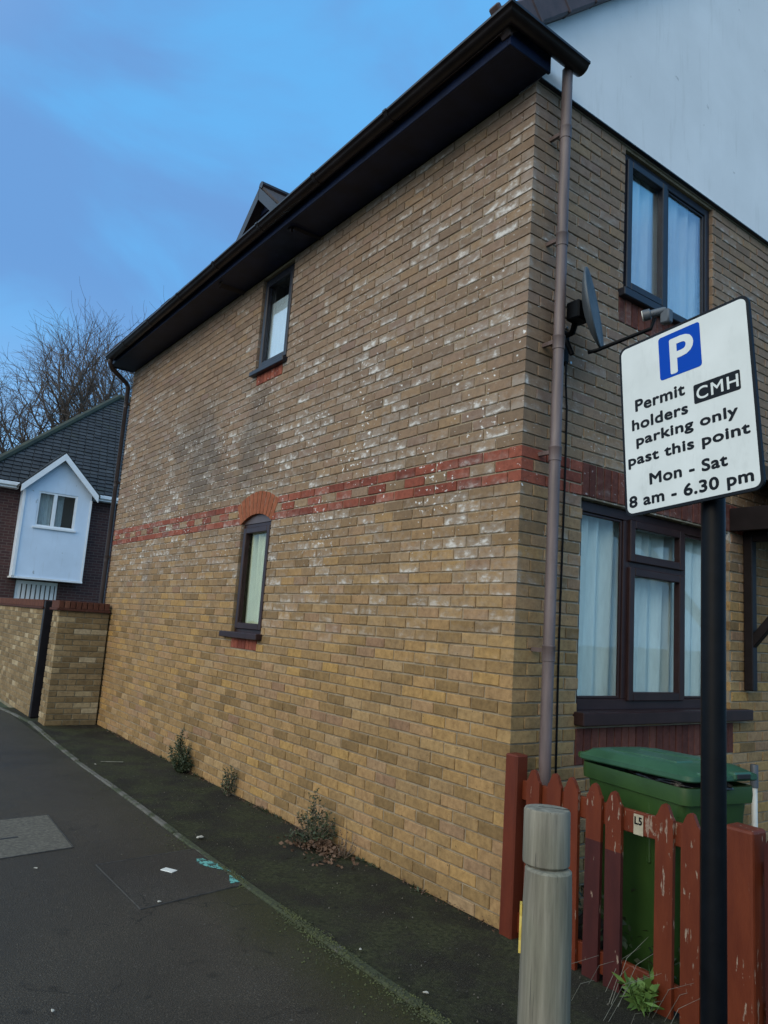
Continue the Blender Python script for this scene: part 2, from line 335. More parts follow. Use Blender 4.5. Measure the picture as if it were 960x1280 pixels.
# ------------------------------------------------------------------ helpers: geometry
def empty(name, label, cat, loc=(0, 0, 0), rz=0, group=None):
    o = bpy.data.objects.new(name, None); COL.objects.link(o); o.location = loc; o.rotation_euler = (0, 0, rz)
    o.empty_display_size = .1; tag(o, label, cat, group); return o
def tag(o, label=None, cat=None, group=None, kind=None):
    if label: o['label'] = label
    if cat: o['category'] = cat
    if group: o['group'] = group
    if kind: o['kind'] = kind
    return o
def obj(name, bm, mat, parent=None, smooth=False, M4=None, kind=None, sharp=None):
    me = bpy.data.meshes.new(name); bmesh.ops.recalc_face_normals(bm, faces=bm.faces[:]); bm.to_mesh(me); bm.free()
    return link(name, me, mat, parent, smooth, M4, kind, sharp)
def link(name, me, mat, parent=None, smooth=False, M4=None, kind=None, sharp=None):
    for x in (mat if isinstance(mat, (list, tuple)) else [mat]): me.materials.append(x)
    if smooth:
        me.polygons.foreach_set('use_smooth', [True] * len(me.polygons))
        if sharp is not None: me.set_sharp_from_angle(angle=math.radians(sharp))
    o = bpy.data.objects.new(name, me); COL.objects.link(o)
    if M4 is not None: o.matrix_world = M4
    if parent: o.parent = parent
    if kind: o['kind'] = kind
    return o
def box(bm, x0, x1, y0, y1, z0, z1, bev=0.0, mt=None, mi=0, seg=1):
    r = bmesh.ops.create_cube(bm, size=1); vs = r['verts']
    for v in vs: v.co = Vector(((x0 + x1) / 2 + v.co.x * (x1 - x0), (y0 + y1) / 2 + v.co.y * (y1 - y0), (z0 + z1) / 2 + v.co.z * (z1 - z0)))
    fs = list({f for v in vs for f in v.link_faces})
    if bev:
        es = list({e for v in vs for e in v.link_edges})
        b = bmesh.ops.bevel(bm, geom=es, offset=bev, segments=seg, affect='EDGES', profile=.5)
        fs = list(set(b['faces']) | {f for f in fs if f.is_valid})
        vs = list({v for f in fs for v in f.verts})
    for f in fs: f.material_index = mi
    if mt is not None: bmesh.ops.transform(bm, matrix=mt, verts=vs)
    return vs
def frame_axes(d):
    d = d.normalized(); a = Vector((0, 0, 1)) if abs(d.z) < .9 else Vector((1, 0, 0))
    u = d.cross(a).normalized(); return u, d.cross(u).normalized()
def tube(bm, pts, rad, n=10, cap=True):
    pts = [Vector(p) for p in pts]
    if not isinstance(rad, (list, tuple)): rad = [rad] * len(pts)
    rings = []; u = None
    for i, p in enumerate(pts):
        d = (pts[min(i + 1, len(pts) - 1)] - pts[max(i - 1, 0)])
        if u is None: u, v = frame_axes(d)
        else:
            dn = d.normalized(); u = (u - dn * u.dot(dn)).normalized(); v = dn.cross(u)
        rings.append([bm.verts.new(p + (u * math.cos(2 * PI * k / n) + v * math.sin(2 * PI * k / n)) * rad[i]) for k in range(n)])
    for a, b in zip(rings, rings[1:]):
        for k in range(n): bm.faces.new((a[k], a[(k + 1) % n], b[(k + 1) % n], b[k]))
    if cap:
        bm.faces.new(rings[0][::-1]); bm.faces.new(rings[-1])
def lathe(bm, prof, n=32, c=(0, 0)):
    rings = [[bm.verts.new((c[0] + r * math.cos(2 * PI * k / n), c[1] + r * math.sin(2 * PI * k / n), z)) for k in range(n)] for r, z in prof]
    for a, b in zip(rings, rings[1:]):
        for k in range(n): bm.faces.new((a[k], a[(k + 1) % n], b[(k + 1) % n], b[k]))
    bm.faces.new(rings[0][::-1]); bm.faces.new(rings[-1])
def poly_prism(bm, pts, off, mi=0):
    """closed polygon (3-D points) swept by vector off"""
    off = Vector(off); a = [bm.verts.new(p) for p in pts]; b = [bm.verts.new(Vector(p) + off) for p in pts]
    fs = [bm.faces.new(a), bm.faces.new(b[::-1])]
    for i in range(len(a)): fs.append(bm.faces.new((a[i], b[i], b[(i + 1) % len(a)], a[(i + 1) % len(a)])))
    for f in fs: f.material_index = mi
def place(o, parent, M4):
    o.parent = parent; chain = Matrix.Translation(parent.location) if parent.rotation_euler.z == 0 else parent.matrix_basis
    p = parent.parent
    while p: chain = p.matrix_basis @ chain; p = p.parent
    o.matrix_basis = chain.inverted() @ M4
    return o
def New(): return bmesh.new()
RZ = lambda a: Matrix.Rotation(a, 4, 'Z')
LONG = RZ(-PI / 2)              # local x = -Y, local -y (outwards) = -X
FRONT = Matrix.Identity(4)      # local x = X, outwards = -Y

# ------------------------------------------------------------------ ground
def sheet(name, x0, x1, y0, y1, z, mat, nx=1, ny=1, rough=0.0):
    bm = New(); vs = [[bm.verts.new((x0 + (x1 - x0) * i / nx, y0 + (y1 - y0) * j / ny, z + (mnoise.noise(Vector((i * .7, j * .7, 3))) * rough if rough else 0))) for j in range(ny + 1)] for i in range(nx + 1)]
    for i in range(nx):
        for j in range(ny): bm.faces.new((vs[i][j], vs[i + 1][j], vs[i + 1][j + 1], vs[i][j + 1]))
    return tag(obj(name, bm, mat, smooth=bool(rough)), kind='structure')
sheet('ground', -400, 400, -400, 400, -.05, M['land'])
sheet('pavement', -9, -.885, -14, 40, 0, M['asphalt'], 24, 120, .003)
sheet('path_strip', -.885, .02, -14, 9.5, -.002, M['verge'], 12, 160, .012)
sheet('garden_soil', .02, 3.6, -4.2, .02, -.012, M['soil'], 30, 36, .03)
kerb = tag(bpy.data.objects.new('kerb', None), kind='structure'); COL.objects.link(kerb)
def kerb_x(y): return -.885 - .035 * math.exp(-((y - 1.0) / 2.2) ** 2) + (.10 if y > 7.6 else .10 * max(0, (y - 5.0) / 2.6) ** 1.5 if y > 5 else 0) + (-.10 * max(0, (y - 8.2)) if y > 8.2 else 0)
yy = -6.0
while yy < 11:
    ln = .93; a, b = kerb_x(yy), kerb_x(yy + ln)
    bm = New(); box(bm, -.026, .026, .006, ln - .006, -.12, .014 + random.uniform(-.004, .004), .008)
    o = obj('edging_stone', bm, M['edging'], kerb); o.location = ((a), yy, random.uniform(-.004, .004)); o.rotation_euler = (0, random.uniform(-.03, .03), -math.atan2(b - a, ln))
    yy += ln
# moss in the joint of the edging: small cushions
bm = New()
for i in range(8000):
    y = random.uniform(-2.4, 2.6) if random.random() < .8 else random.uniform(2.6, 7)
    d = random.gauss(-.012, .028); d = d if random.random() < .88 else d - abs(random.gauss(0, .10))
    x = kerb_x(y) + d
    if mnoise.noise(Vector((x * 3, y * 1.7, 0))) + .35 * math.exp(-((y + .2) / 1.2) ** 2) < random.uniform(-.05, .45): continue
    r = random.uniform(.003, .0075); z = .002 + (.013 if abs(d) < .026 else 0); a = random.random() * 6.28
    vs = [bm.verts.new((x + r * math.cos(a + k * 1.257), y + r * math.sin(a + k * 1.257), z)) for k in range(5)]
    t_ = bm.verts.new((x, y, z + r * random.uniform(.5, 1.1)))
    for k in range(5): bm.faces.new((vs[k], vs[(k + 1) % 5], t_))
tag(obj('moss', bm, M['moss']), 'bright green moss growing along the pavement edging', 'moss', kind='stuff')
# grit and small debris on the strip
bm = New()
for i in range(420):
    y = random.uniform(-1.5, 7.5); x = random.uniform(-.86, -.02) if random.random() < .75 else random.uniform(-2.6, -.9)
    r = random.uniform(.002, .006)
    vs = [bm.verts.new((x + r * random.uniform(.6, 1.3) * math.cos(k * PI / 2), y + r * random.uniform(.6, 1.3) * math.sin(k * PI / 2), .001)) for k in range(4)]
    t_ = bm.verts.new((x, y, r * 1.1 + .002))
    for k in range(4): bm.faces.new((vs[k], vs[(k + 1) % 4], t_))
tag(obj('grit', bm, M['cover_concrete']), 'scattered grit lying along the foot of the wall', 'grit', kind='stuff')

# ------------------------------------------------------------------ bricks
BL, BH, JO, CO, BD = .215, .065, .010, .075, .1025
class Bricks:
    """one mesh holding many bricks, with the attributes the brick material reads"""
    def __init__(s): s.v = []; s.f = []; s.mi = []; s.at = {'tint': [], 'eff': [], 'bz': [], 'bs': []}
    def add(s, x0, x1, z0, z1, dep=BD, pr=0., mi=0, tint=None, eff=None, ch=.004, tilt=0., full=False):
        b = len(s.v); tint = random.random() if tint is None else tint; eff = random.random() if eff is None else eff
        j = lambda: random.uniform(-.0015, .0015)
        fr = [(x0 + ch + j(), -pr + tilt * random.uniform(-1, 1), z0 + ch + j()), (x1 - ch + j(), -pr + tilt * random.uniform(-1, 1), z0 + ch + j()),
              (x1 - ch + j(), -pr, z1 - ch + j()), (x0 + ch + j(), -pr, z1 - ch + j())]
        md = [(x0, ch - pr, z0), (x1, ch - pr, z0), (x1, ch - pr, z1), (x0, ch - pr, z1)]
        bk = [(x0, dep, z0), (x1, dep, z0), (x1, dep, z1), (x0, dep, z1)]
        s.v += fr + md + bk
        q = [(0, 1, 2, 3)] + [(4 + i, 4 + (i + 1) % 4, (i + 1) % 4, i) for i in range(4)] + [(8 + i, 8 + (i + 1) % 4, 4 + (i + 1) % 4, 4 + i) for i in range(4)]
        s.f += [tuple(b + k for k in f) for f in q]; s.mi += [mi] * len(q)
        s.at['tint'] += [tint] * 12; s.at['eff'] += [eff] * 12
        s.at['bz'] += [0, 0, 1, 1] * 3; s.at['bs'] += [0, 1, 1, 0] * 3
    def mesh(s, name, mats):
        me = bpy.data.meshes.new(name); me.from_pydata(s.v, [], s.f)
        for m_ in mats: me.materials.append(m_)
        me.polygons.foreach_set('material_index', s.mi)
        for k, d in s.at.items(): me.attributes.new(k, 'FLOAT', 'POINT').data.foreach_set('value', d)
        me.update(); return me
def link_mesh(name, me, parent, M4=None, kind=None):
    o = bpy.data.objects.new(name, me); COL.objects.link(o)
    if M4 is not None: o.matrix_world = M4
    o.parent = parent
    if kind: o['kind'] = kind
    return o
def spans(lo, hi, cuts):
    out = [(lo, hi)]
    for a, b in cuts:
        nx = []
        for p, q in out:
            if b <= p or a >= q: nx.append((p, q)); continue
            if a - p > .02: nx.append((p, a))
            if q - b > .02: nx.append((b, q))
        out = nx
    return out
def wall_panels(bm, s0, s1, z0, z1, holes, y0, y1):
    xs = sorted({s0, s1, *[h for H in holes for h in H[:2] if s0 < h < s1]}); zs = sorted({z0, z1, *[h for H in holes for h in H[2:4] if z0 < h < z1]})
    for zi in range(len(zs) - 1):
        run = None
        for xi in range(len(xs) - 1):
            cx, cz = (xs[xi] + xs[xi + 1]) / 2, (zs[zi] + zs[zi + 1]) / 2
            inside = any(H[0] < cx < H[1] and H[2] < cz < H[3] for H in holes)
            if inside:
                if run is not None: box(bm, run, xs[xi], y0, y1, zs[zi], zs[zi + 1]); run = None
            elif run is None: run = xs[xi]
        if run is not None: box(bm, run, s1, y0, y1, zs[zi], zs[zi + 1])

# ------------------------------------------------------------------ the house
HL, HWD, NC = 7.95, 6.6, 68       # long side, gable width, courses to the eaves (5.10 m)
EZ = NC * CO
house = empty('brick_house', 'yellow brick end house with red brick band and dark boxed eaves', 'house')
# openings: local s range, z range
U1 = (-3.76, -3.10, 4.05, 5.07)            # upper window, long wall
L1 = (-3.72, -3.10, 1.425, 2.56)           # lower arched window, long wall
R1 = (.945, 2.10, 3.985, 5.075)            # upper window, gable
R2 = (.57, 2.335, 1.14, 2.465)             # big window, gable
ARC_S, ARC_Z, ARC_R, ARC_E = -3.41, 1.92, .64, .857
def arch_cut(zm):
    if zm < 2.48: return (L1[0], L1[1])
    if zm < 2.672:
        w = .31 + (.414 - .31) * (zm - 2.48) / (2.668 - 2.48); return (ARC_S - w - .004, ARC_S + w + .004)
    d = ARC_E ** 2 - (zm - ARC_Z) ** 2
    if d > 0: w = math.sqrt(d); return (ARC_S - w - .004, ARC_S + w + .004)
    return None
jobs = []       # (wall key, s0, s1, z0, z1, red, pr, corner)
def lay(key, s0, s1, holes, soldiers, corner_at):
    for k in range(NC):
        z0 = k * CO; z1 = z0 + BH; zm = (z0 + z1) / 2
        cuts = []
        for h in holes:
            if h[2] - .03 < zm < h[3] + .03: cuts.append((h[0], h[1]))
        for h in soldiers:
            if h[2] < zm < h[3]: cuts.append((h[0], h[1]))
        if key == 'long':
            a = arch_cut(zm)
            if a and zm > 2.4: cuts.append(a)
        even = k % 2 == 0
        runs = []
        if key == 'long':
            e = s1
            first = BL if even else BD
            runs.append((e - first, e, True)); p = e - first - JO
            while p > s0 + .02:
                q = max(s0, p - BL); runs.append((q, p, False)); p = q - JO
        else:
            first = BD if even else BL
            runs.append((s0, s0 + first, True)); p = s0 + first + JO
            while p < s1 - .02:
                q = min(s1, p + BL); runs.append((p, q, False)); p = q + JO
        for i, (a, b, c) in enumerate(runs):
            if c and ((key == 'long') != even): continue       # the corner brick is laid by one wall only
            red = k in (33, 35) or (k == 34 and i % 2 == 0)
            e_ = 0 if c else .0028
            for (p, q) in spans(a, b, cuts): jobs.append([key, p + random.uniform(-e_, e_), q + random.uniform(-e_, e_), z0 + random.uniform(-e_, e_) * .6, z1 + random.uniform(-e_, e_) * .6, red, c])
# soldier strips: (s0, s1, z0, z1)
SOL = {'long': [(-3.70, -3.16, 3.90, 4.125 - .09), (-3.70, -3.16, 1.275, 1.41)],
       'front': [(.90, 2.10, 3.75, 3.96), (.56, 2.42, 2.475, 2.70), (.56, 2.38, .825, 1.05)]}
lay('long', -HL, 0, [U1, L1], SOL['long'], 0)
lay('front', 0, HWD, [R1, R2, (2.95, 3.85, 0, 2.1)], SOL['front'], 0)
MW = {'long': LONG, 'front': FRONT}
def area_px(j):
    Mx = MW[j[0]]; pts = [proj(Mx @ Vector((s, 0, z))) for s, z in ((j[1], j[3]), (j[2], j[3]), (j[2], j[4]), (j[1], j[4]))]
    if any(p[2] < .1 for p in pts): return 0
    cx = sum(p[0] for p in pts) / 4; cy = sum(p[1] for p in pts) / 4
    if not (-5 < cx < 965 and -5 < cy < 1285): return 0
    a = 0
    for i in range(4): a += pts[i][0] * pts[(i + 1) % 4][1] - pts[(i + 1) % 4][0] * pts[i][1]
    return abs(a) / 2
def hidden(j):      # behind the sign, the bin or the fence
    Mx = MW[j[0]]; p = proj(Mx @ Vector(((j[1] + j[2]) / 2, 0, (j[3] + j[4]) / 2)))
    return j[0] == 'front' and (p[1] > 960 or (785 < p[0] < 940 and 400 < p[1] < 640))
jobs.sort(key=lambda j: -area_px(j) * (0 if hidden(j) else 1))
walls = {}
for key, s0, s1, holes in (('long', -HL, 0, [U1, L1]), ('front', .26, HWD, [R1, R2, (2.95, 3.85, 0, 2.1)])):
    bm = New(); hs = [(h[0] - .003, h[1] + .003, h[2] - .003, h[3] + .003) for h in holes]
    if key == 'long': wall_panels(bm, s0, -.009, -.2, EZ, hs, .0085, .25)
    else:
        wall_panels(bm, .25, s1, -.2, EZ, hs, .0085, .25); box(bm, .0095, .25, .0085, .009, -.2, EZ)
    o = obj('wall', bm, M['mortar'], house, M4=MW[key]); walls[key] = o
BM2 = [M['brick'], M['red_brick'], M['soldier']]
variants = {}
def brick_mesh(L, red, corner, key):
    n = 14 if not red else 5
    L = round(L / .004) * .004 if not corner else L
    k = (round(L, 3), red, corner, key, random.randrange(n))
    if k not in variants:
        B = Bricks(); B.add(-L / 2, L / 2, -BH / 2, BH / 2, mi=int(red), ch=.0015 if corner else .004, pr=0, tint=(k[4] + random.random()) / n, eff=random.random())
        variants[k] = B.mesh('brick', BM2)
    return variants[k]
rest = {'long': Bricks(), 'front': Bricks()}
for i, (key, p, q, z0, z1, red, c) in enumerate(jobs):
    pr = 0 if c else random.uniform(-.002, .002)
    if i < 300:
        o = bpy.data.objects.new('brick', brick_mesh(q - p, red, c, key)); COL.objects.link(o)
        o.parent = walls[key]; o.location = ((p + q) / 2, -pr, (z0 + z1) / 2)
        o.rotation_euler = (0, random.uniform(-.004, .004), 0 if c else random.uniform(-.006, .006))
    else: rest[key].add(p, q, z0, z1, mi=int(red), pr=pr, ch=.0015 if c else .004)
# soldier courses under the sills and over the big window
for key in SOL:
    for (a, b, z0, z1) in SOL[key]:
        n = max(2, round((b - a) / CO)); w = (b - a) / n
        for i in range(n): rest[key].add(a + i * w + .004, a + (i + 1) * w - .004, z0 + .004, z1 - .008, mi=1 if key == 'long' else 2, pr=random.uniform(-.002, .003))
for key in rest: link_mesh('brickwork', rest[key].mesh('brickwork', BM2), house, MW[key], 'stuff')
# fan of bricks over the arched window
NV = 10; half = math.asin(.31 / ARC_R) + .03
for i in range(NV):
    a0 = -half + 2 * half * i / NV + .010; a1 = -half + 2 * half * (i + 1) / NV - .010
    bm = New(); pts = [(ARC_S + r * math.sin(a), -.003, ARC_Z + r * math.cos(a)) for r, a in ((ARC_R, a0), (ARC_R, a1), (ARC_E, a1), (ARC_E, a0))]
    poly_prism(bm, pts, (0, .07, 0)); me = bpy.data.meshes.new('arch_brick'); bmesh.ops.recalc_face_normals(bm, faces=bm.faces[:]); bm.to_mesh(me); bm.free()
    me.materials.append(M['arch'] if 'arch' in M else M['red_brick'])
    for nme, v in (('tint', .55 + .4 * random.random()), ('eff', 0.), ('bz', .5), ('bs', .5)): me.attributes.new(nme, 'FLOAT', 'POINT').data.foreach_set('value', [v] * len(me.vertices))
    link_mesh('arch_brick', me, house, LONG)
bm = New(); aa = [-half - .01 + (2 * half + .02) * i / 16 for i in range(17)]
poly_prism(bm, [(ARC_S + (ARC_R + .003) * math.sin(a), .003, ARC_Z + (ARC_R + .003) * math.cos(a)) for a in aa] + [(ARC_S + (ARC_E + .006) * math.sin(a), .003, ARC_Z + (ARC_E + .006) * math.cos(a)) for a in reversed(aa)], (0, .06, 0)); obj('arch_mortar', bm, M['mortar'], house, M4=LONG)
# far walls
bm = New(); box(bm, .26, HWD, HL - .25, HL, -.2, EZ); box(bm, HWD - .25, HWD, .26, HL - .26, -.2, EZ)
obj('wall', bm, M['brick'], house)['label'] = 'plain rear walls'
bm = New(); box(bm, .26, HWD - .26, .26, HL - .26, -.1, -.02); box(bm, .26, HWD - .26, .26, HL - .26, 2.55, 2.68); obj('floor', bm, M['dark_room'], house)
# white rendered gable above the brick
def roof_z(x): return 5.50 + .90 * x if x < HWD / 2 else 5.50 + .90 * (HWD - x)
bm = New()
poly_prism(bm, [(.015, -.032, 5.110), (HWD, -.032, 5.110), (HWD, -.032, 5.49), (HWD / 2, -.032, roof_z(HWD / 2) - .01), (.015, -.032, 5.49)], (0, .2, 0)); obj('gable_render', bm, M['render'], house)
bm = New(); box(bm, .012, HWD, -.037, -.006, 5.101, 5.109); obj('render_bead', bm, M['black_upvc'], house)
bm = New(); poly_prism(bm, [(.0, HL - .2, EZ), (HWD, HL - .2, EZ), (HWD, HL - .2, 5.49), (HWD / 2, HL - .2, roof_z(HWD / 2) - .01), (0, HL - .2, 5.49)], (0, .2, 0)); obj('gable_wall', bm, M['brick'], house)
# roof slabs, tiles, verge
def tile_rows(bm_attr, P0, U, V, nu, nv, w, h, th=.028, lap=1.15, jit=.004):
    """courses of tiles on a plane: P0 eave corner, U along the eave, V up the slope"""
    v, f, tt = bm_attr; U = Vector(U).normalized(); V = Vector(V).normalized(); N = U.cross(V).normalized()
    if N.z < 0: N = -N
    for j in range(nv):
        for i in range(nu):
            off = (j % 2) * w * .5
            p = Vector(P0) + U * (i * w + off + random.uniform(-jit, jit)) + V * (j * h + random.uniform(-jit, jit) * 2) + N * random.uniform(0, jit * 1.5)
            a = [p + N * th, p + U * (w - .018) + N * th, p + U * (w - .018) + V * h * lap + N * .004, p + V * h * lap + N * .004]
            b = [p, p + U * (w - .018)]
            k = len(v); v += [tuple(q) for q in a + b]; f += [(k, k + 1, k + 2, k + 3), (k + 4, k + 5, k + 1, k), (k + 4, k, k + 3), (k + 5, k + 2, k + 1)]
            tt += [random.random() ** 3] * 6
def tiles_obj(data, mat, parent):
    me = bpy.data.meshes.new('roof_tiles'); me.from_pydata(data[0], [], data[1]); me.attributes.new('tint', 'FLOAT', 'POINT').data.foreach_set('value', data[2])
    me.materials.append(mat); return link_mesh('roof_tiles', me, parent, None, 'stuff')
ry0, ry1 = -.10, HL + .05; rx = HWD / 2
roof_bm = New()
for sgn in (0, 1):
    X_ = (lambda x: x) if sgn == 0 else (lambda x: HWD - x)
    poly_prism(roof_bm, [(X_(-.40), ry0 + .02, roof_z(0) + .90 * -.40 + .02), (X_(rx), ry0 + .02, roof_z(rx) + .02), (X_(rx), ry0 + .02, roof_z(rx) + .12), (X_(-.40), ry0 + .02, roof_z(0) - .36 + .12)], (0, ry1 - ry0 - .04, 0))
roof = obj('roof', roof_bm, M['brown_tile'], house)
data = ([], [], [])
tile_rows(data, (-.41, ry0 + .05, 5.50 - .369 + .122), (0, 1, 0), (1, 0, .9), 25, 16, .32, .31)
tile_rows(data, (HWD + .41, ry1 - .05, 5.50 - .369 + .122), (0, -1, 0), (-1, 0, .9), 24, 16, .32, .31)
tiles_obj(data, M['brown_tile'], house)
bm = New(); tube(bm, [(rx, ry0, roof_z(rx) + .10), (rx, ry1, roof_z(rx) + .10)], .12, 10); obj('ridge', bm, M['brown_verge'], house)
# interlocking verge caps climbing the gable edge
sl = math.atan(.9)
for i in range(14):
    x = -.40 + i * .265
    if x > rx - .1: break
    bm = New(); box(bm, 0, .37, -.035, .035, -.055, .115, .012); box(bm, -.005, .03, -.042, .036, -.06, .135, .008)
    o = obj('verge_cap', bm, M['brown_verge'], house); o.location = (x, ry0 + .02, roof_z(0) + .90 * x + .045 + (i % 2) * .003); o.rotation_euler = (0, -sl, 0)
# eaves: soffit, fascia, box end
bm = New(); box(bm, -.335, .0, -.085, HL + .02, EZ + .004, EZ + .024); soffit = obj('soffit', bm, M['eave'], house)
bm = New(); box(bm, -.356, -.336, -.085, HL + .02, EZ - .006, EZ + .20, .003); obj('fascia', bm, M['eave'], house)
bm = New(); box(bm, -.356, .012, -.108, -.086, EZ - .006, EZ + .20, .003); obj('box_end', bm, M['eave'], house)
bm = New(); box(bm, -.335, 0, HL + .021, HL + .04, EZ - .004, EZ + .20, .003); obj('box_end', bm, M['eave'], house)
def gutter(bm, pts, ups=None, r=.058):
    """half round open gutter swept along the points; profile opens upwards"""
    n = 10; prof = [(-r * math.cos(PI * k / n), -r * math.sin(PI * k / n)) for k in range(n + 1)]
    prof = [(-r - .008, .004), (-r - .008, -.012)] + prof[1:-1] + [(r + .008, -.012), (r + .008, .004)]
    inner = [(x * .86, z * .86 + .004) for x, z in prof[::-1][1:-1]]; prof = prof + inner
    rings = []
    for i, p in enumerate(pts):
        p = Vector(p); ds = []
        if i > 0: ds.append((p - Vector(pts[i - 1])).normalized())
        if i < len(pts) - 1: ds.append((Vector(pts[i + 1]) - p).normalized())
        d = sum(ds, Vector()).normalized(); side = Vector((d.y, -d.x, 0)).normalized()
        k = 1 / max(.3, abs(ds[0].dot(d)))
        rings.append([bm.verts.new(p + side * x * k + Vector((0, 0, z))) for x, z in prof])
    m_ = len(prof)
    for a, b in zip(rings, rings[1:]):
        for k in range(m_): bm.faces.new((a[k], a[(k + 1) % m_], b[(k + 1) % m_], b[k]))
    for rg in (rings[0], rings[-1]):
        bm.faces.new(rg)
GX = -.423
GZ0, GZ1 = 5.225, 5.165
bm = New(); gutter(bm, [(.23, -.176, GZ0 - .012), (GX + .0, -.176, GZ0), (GX, HL - .18, GZ1)]); gut = obj('gutter', bm, M['gutter'], house, True, sharp=40)
for y in [1.0, 2.0, 3.0, 4.0, 5.0, 6.0, 7.0]:
    bm = New(); z = GZ0 + (GZ1 - GZ0) * y / HL
    gutter(bm, [(GX, y - .02, z), (GX, y + .02, z)], r=.064); obj('bracket', bm, M['gutter'], gut, True, sharp=40)
# gablet above the upper window
gb = New(); gy, gx, gz = 3.44, -.225, 5.83
for s in (-1, 1):
    poly_prism(gb, [(gx - .05, gy, gz + .06), (gx - .05, gy + s * .80, gz - .64), (gx - .05, gy + s * .80, gz - .76), (gx - .05, gy, gz - .07)], (.95, 0, 0))
gablet = obj('gablet', gb, tile_mat('dark gablet tile', (.022, .016, .016), (.045, .032, .030), .15), house)
bm = New(); poly_prism(bm, [(gx + .05, gy - .56, gz - .60), (gx + .05, gy + .56, gz - .60), (gx + .05, gy, gz - .08)], (.05, 0, 0)); obj('cladding', bm, M['eave'], gablet)
for i in range(4):
    z = gz - .58 + i * .125; w = .56 * (1 - (z + .02 - (gz - .60)) / .52)
    bm = New(); box(bm, gx + .018, gx + .045, gy - w, gy + w, z, z + .105, .004); obj('board', bm, M['eave'], gablet)
for s in (-1, 1):
    bm = New(); poly_prism(bm, [(gx - .075, gy - s * .004, gz + .03), (gx - .075, gy + s * .78, gz - .655), (gx - .075, gy + s * .78, gz - .78), (gx - .075, gy - s * .004, gz - .10)], (.024, 0, 0)); obj('barge_board', bm, M['gutter'], gablet)
bm = New(); tube(bm, [(gx - .06, gy, gz + .055), (gx + .9, gy, gz + .055)], .045, 8); obj('ridge', bm, M['gutter'], gablet)
# downpipes
def downpipe(name, pts, z_top, z_bot, x, y, collars, mat, r=.034, label=None, nout=(0, 1, 0)):
    bm = New(); tube(bm, pts, r, 14); o = obj(name, bm, mat, house, True, sharp=50)
    if label: o['label'] = label
    for z in collars:
        c = New(); lathe(c, [(r + .0005, z - .06), (r + .0035, z - .058), (r + .0035, z + .018), (r + .005, z + .02), (r + .005, z + .028), (r + .0005, z + .03)], 14, (x, y)); n = Vector(nout)
        box(c, x - .010 if n.y else x, x + .010 if n.y else x + n.x * (r + .045), y if n.y else y - .045, -.002 if n.y else y + .045, z - .012, z + .012)
        obj('pipe_collar', c, mat, o, True, sharp=50)
    return o
PX, PY = .150, -.125
dp = downpipe('downpipe', [(PX, PY, GZ0 - .045), (PX, PY, GZ0 - .2), (PX, PY, .02)], 5, 0, PX, PY, [4.75, 4.02, 3.35, 2.66, 1.5, .5], M['pipe'], label='sun-bleached mauve brown downpipe beside the corner')
downpipe('downpipe', [(GX, HL - .24, GZ1 - .05), (GX, HL - .24, GZ1 - .10), (GX + .05, HL - .18, GZ1 - .15), (-.09, HL + .02, GZ1 - .25), (-.045, HL + .045, GZ1 - .31), (-.045, HL + .045, .0)], 5, 0, -.045, HL + .045, [4.6, 3.4, 2.3, 1.2], M['dark_pipe'], label='dark brown downpipe at the far corner', nout=(1, 0, 0))

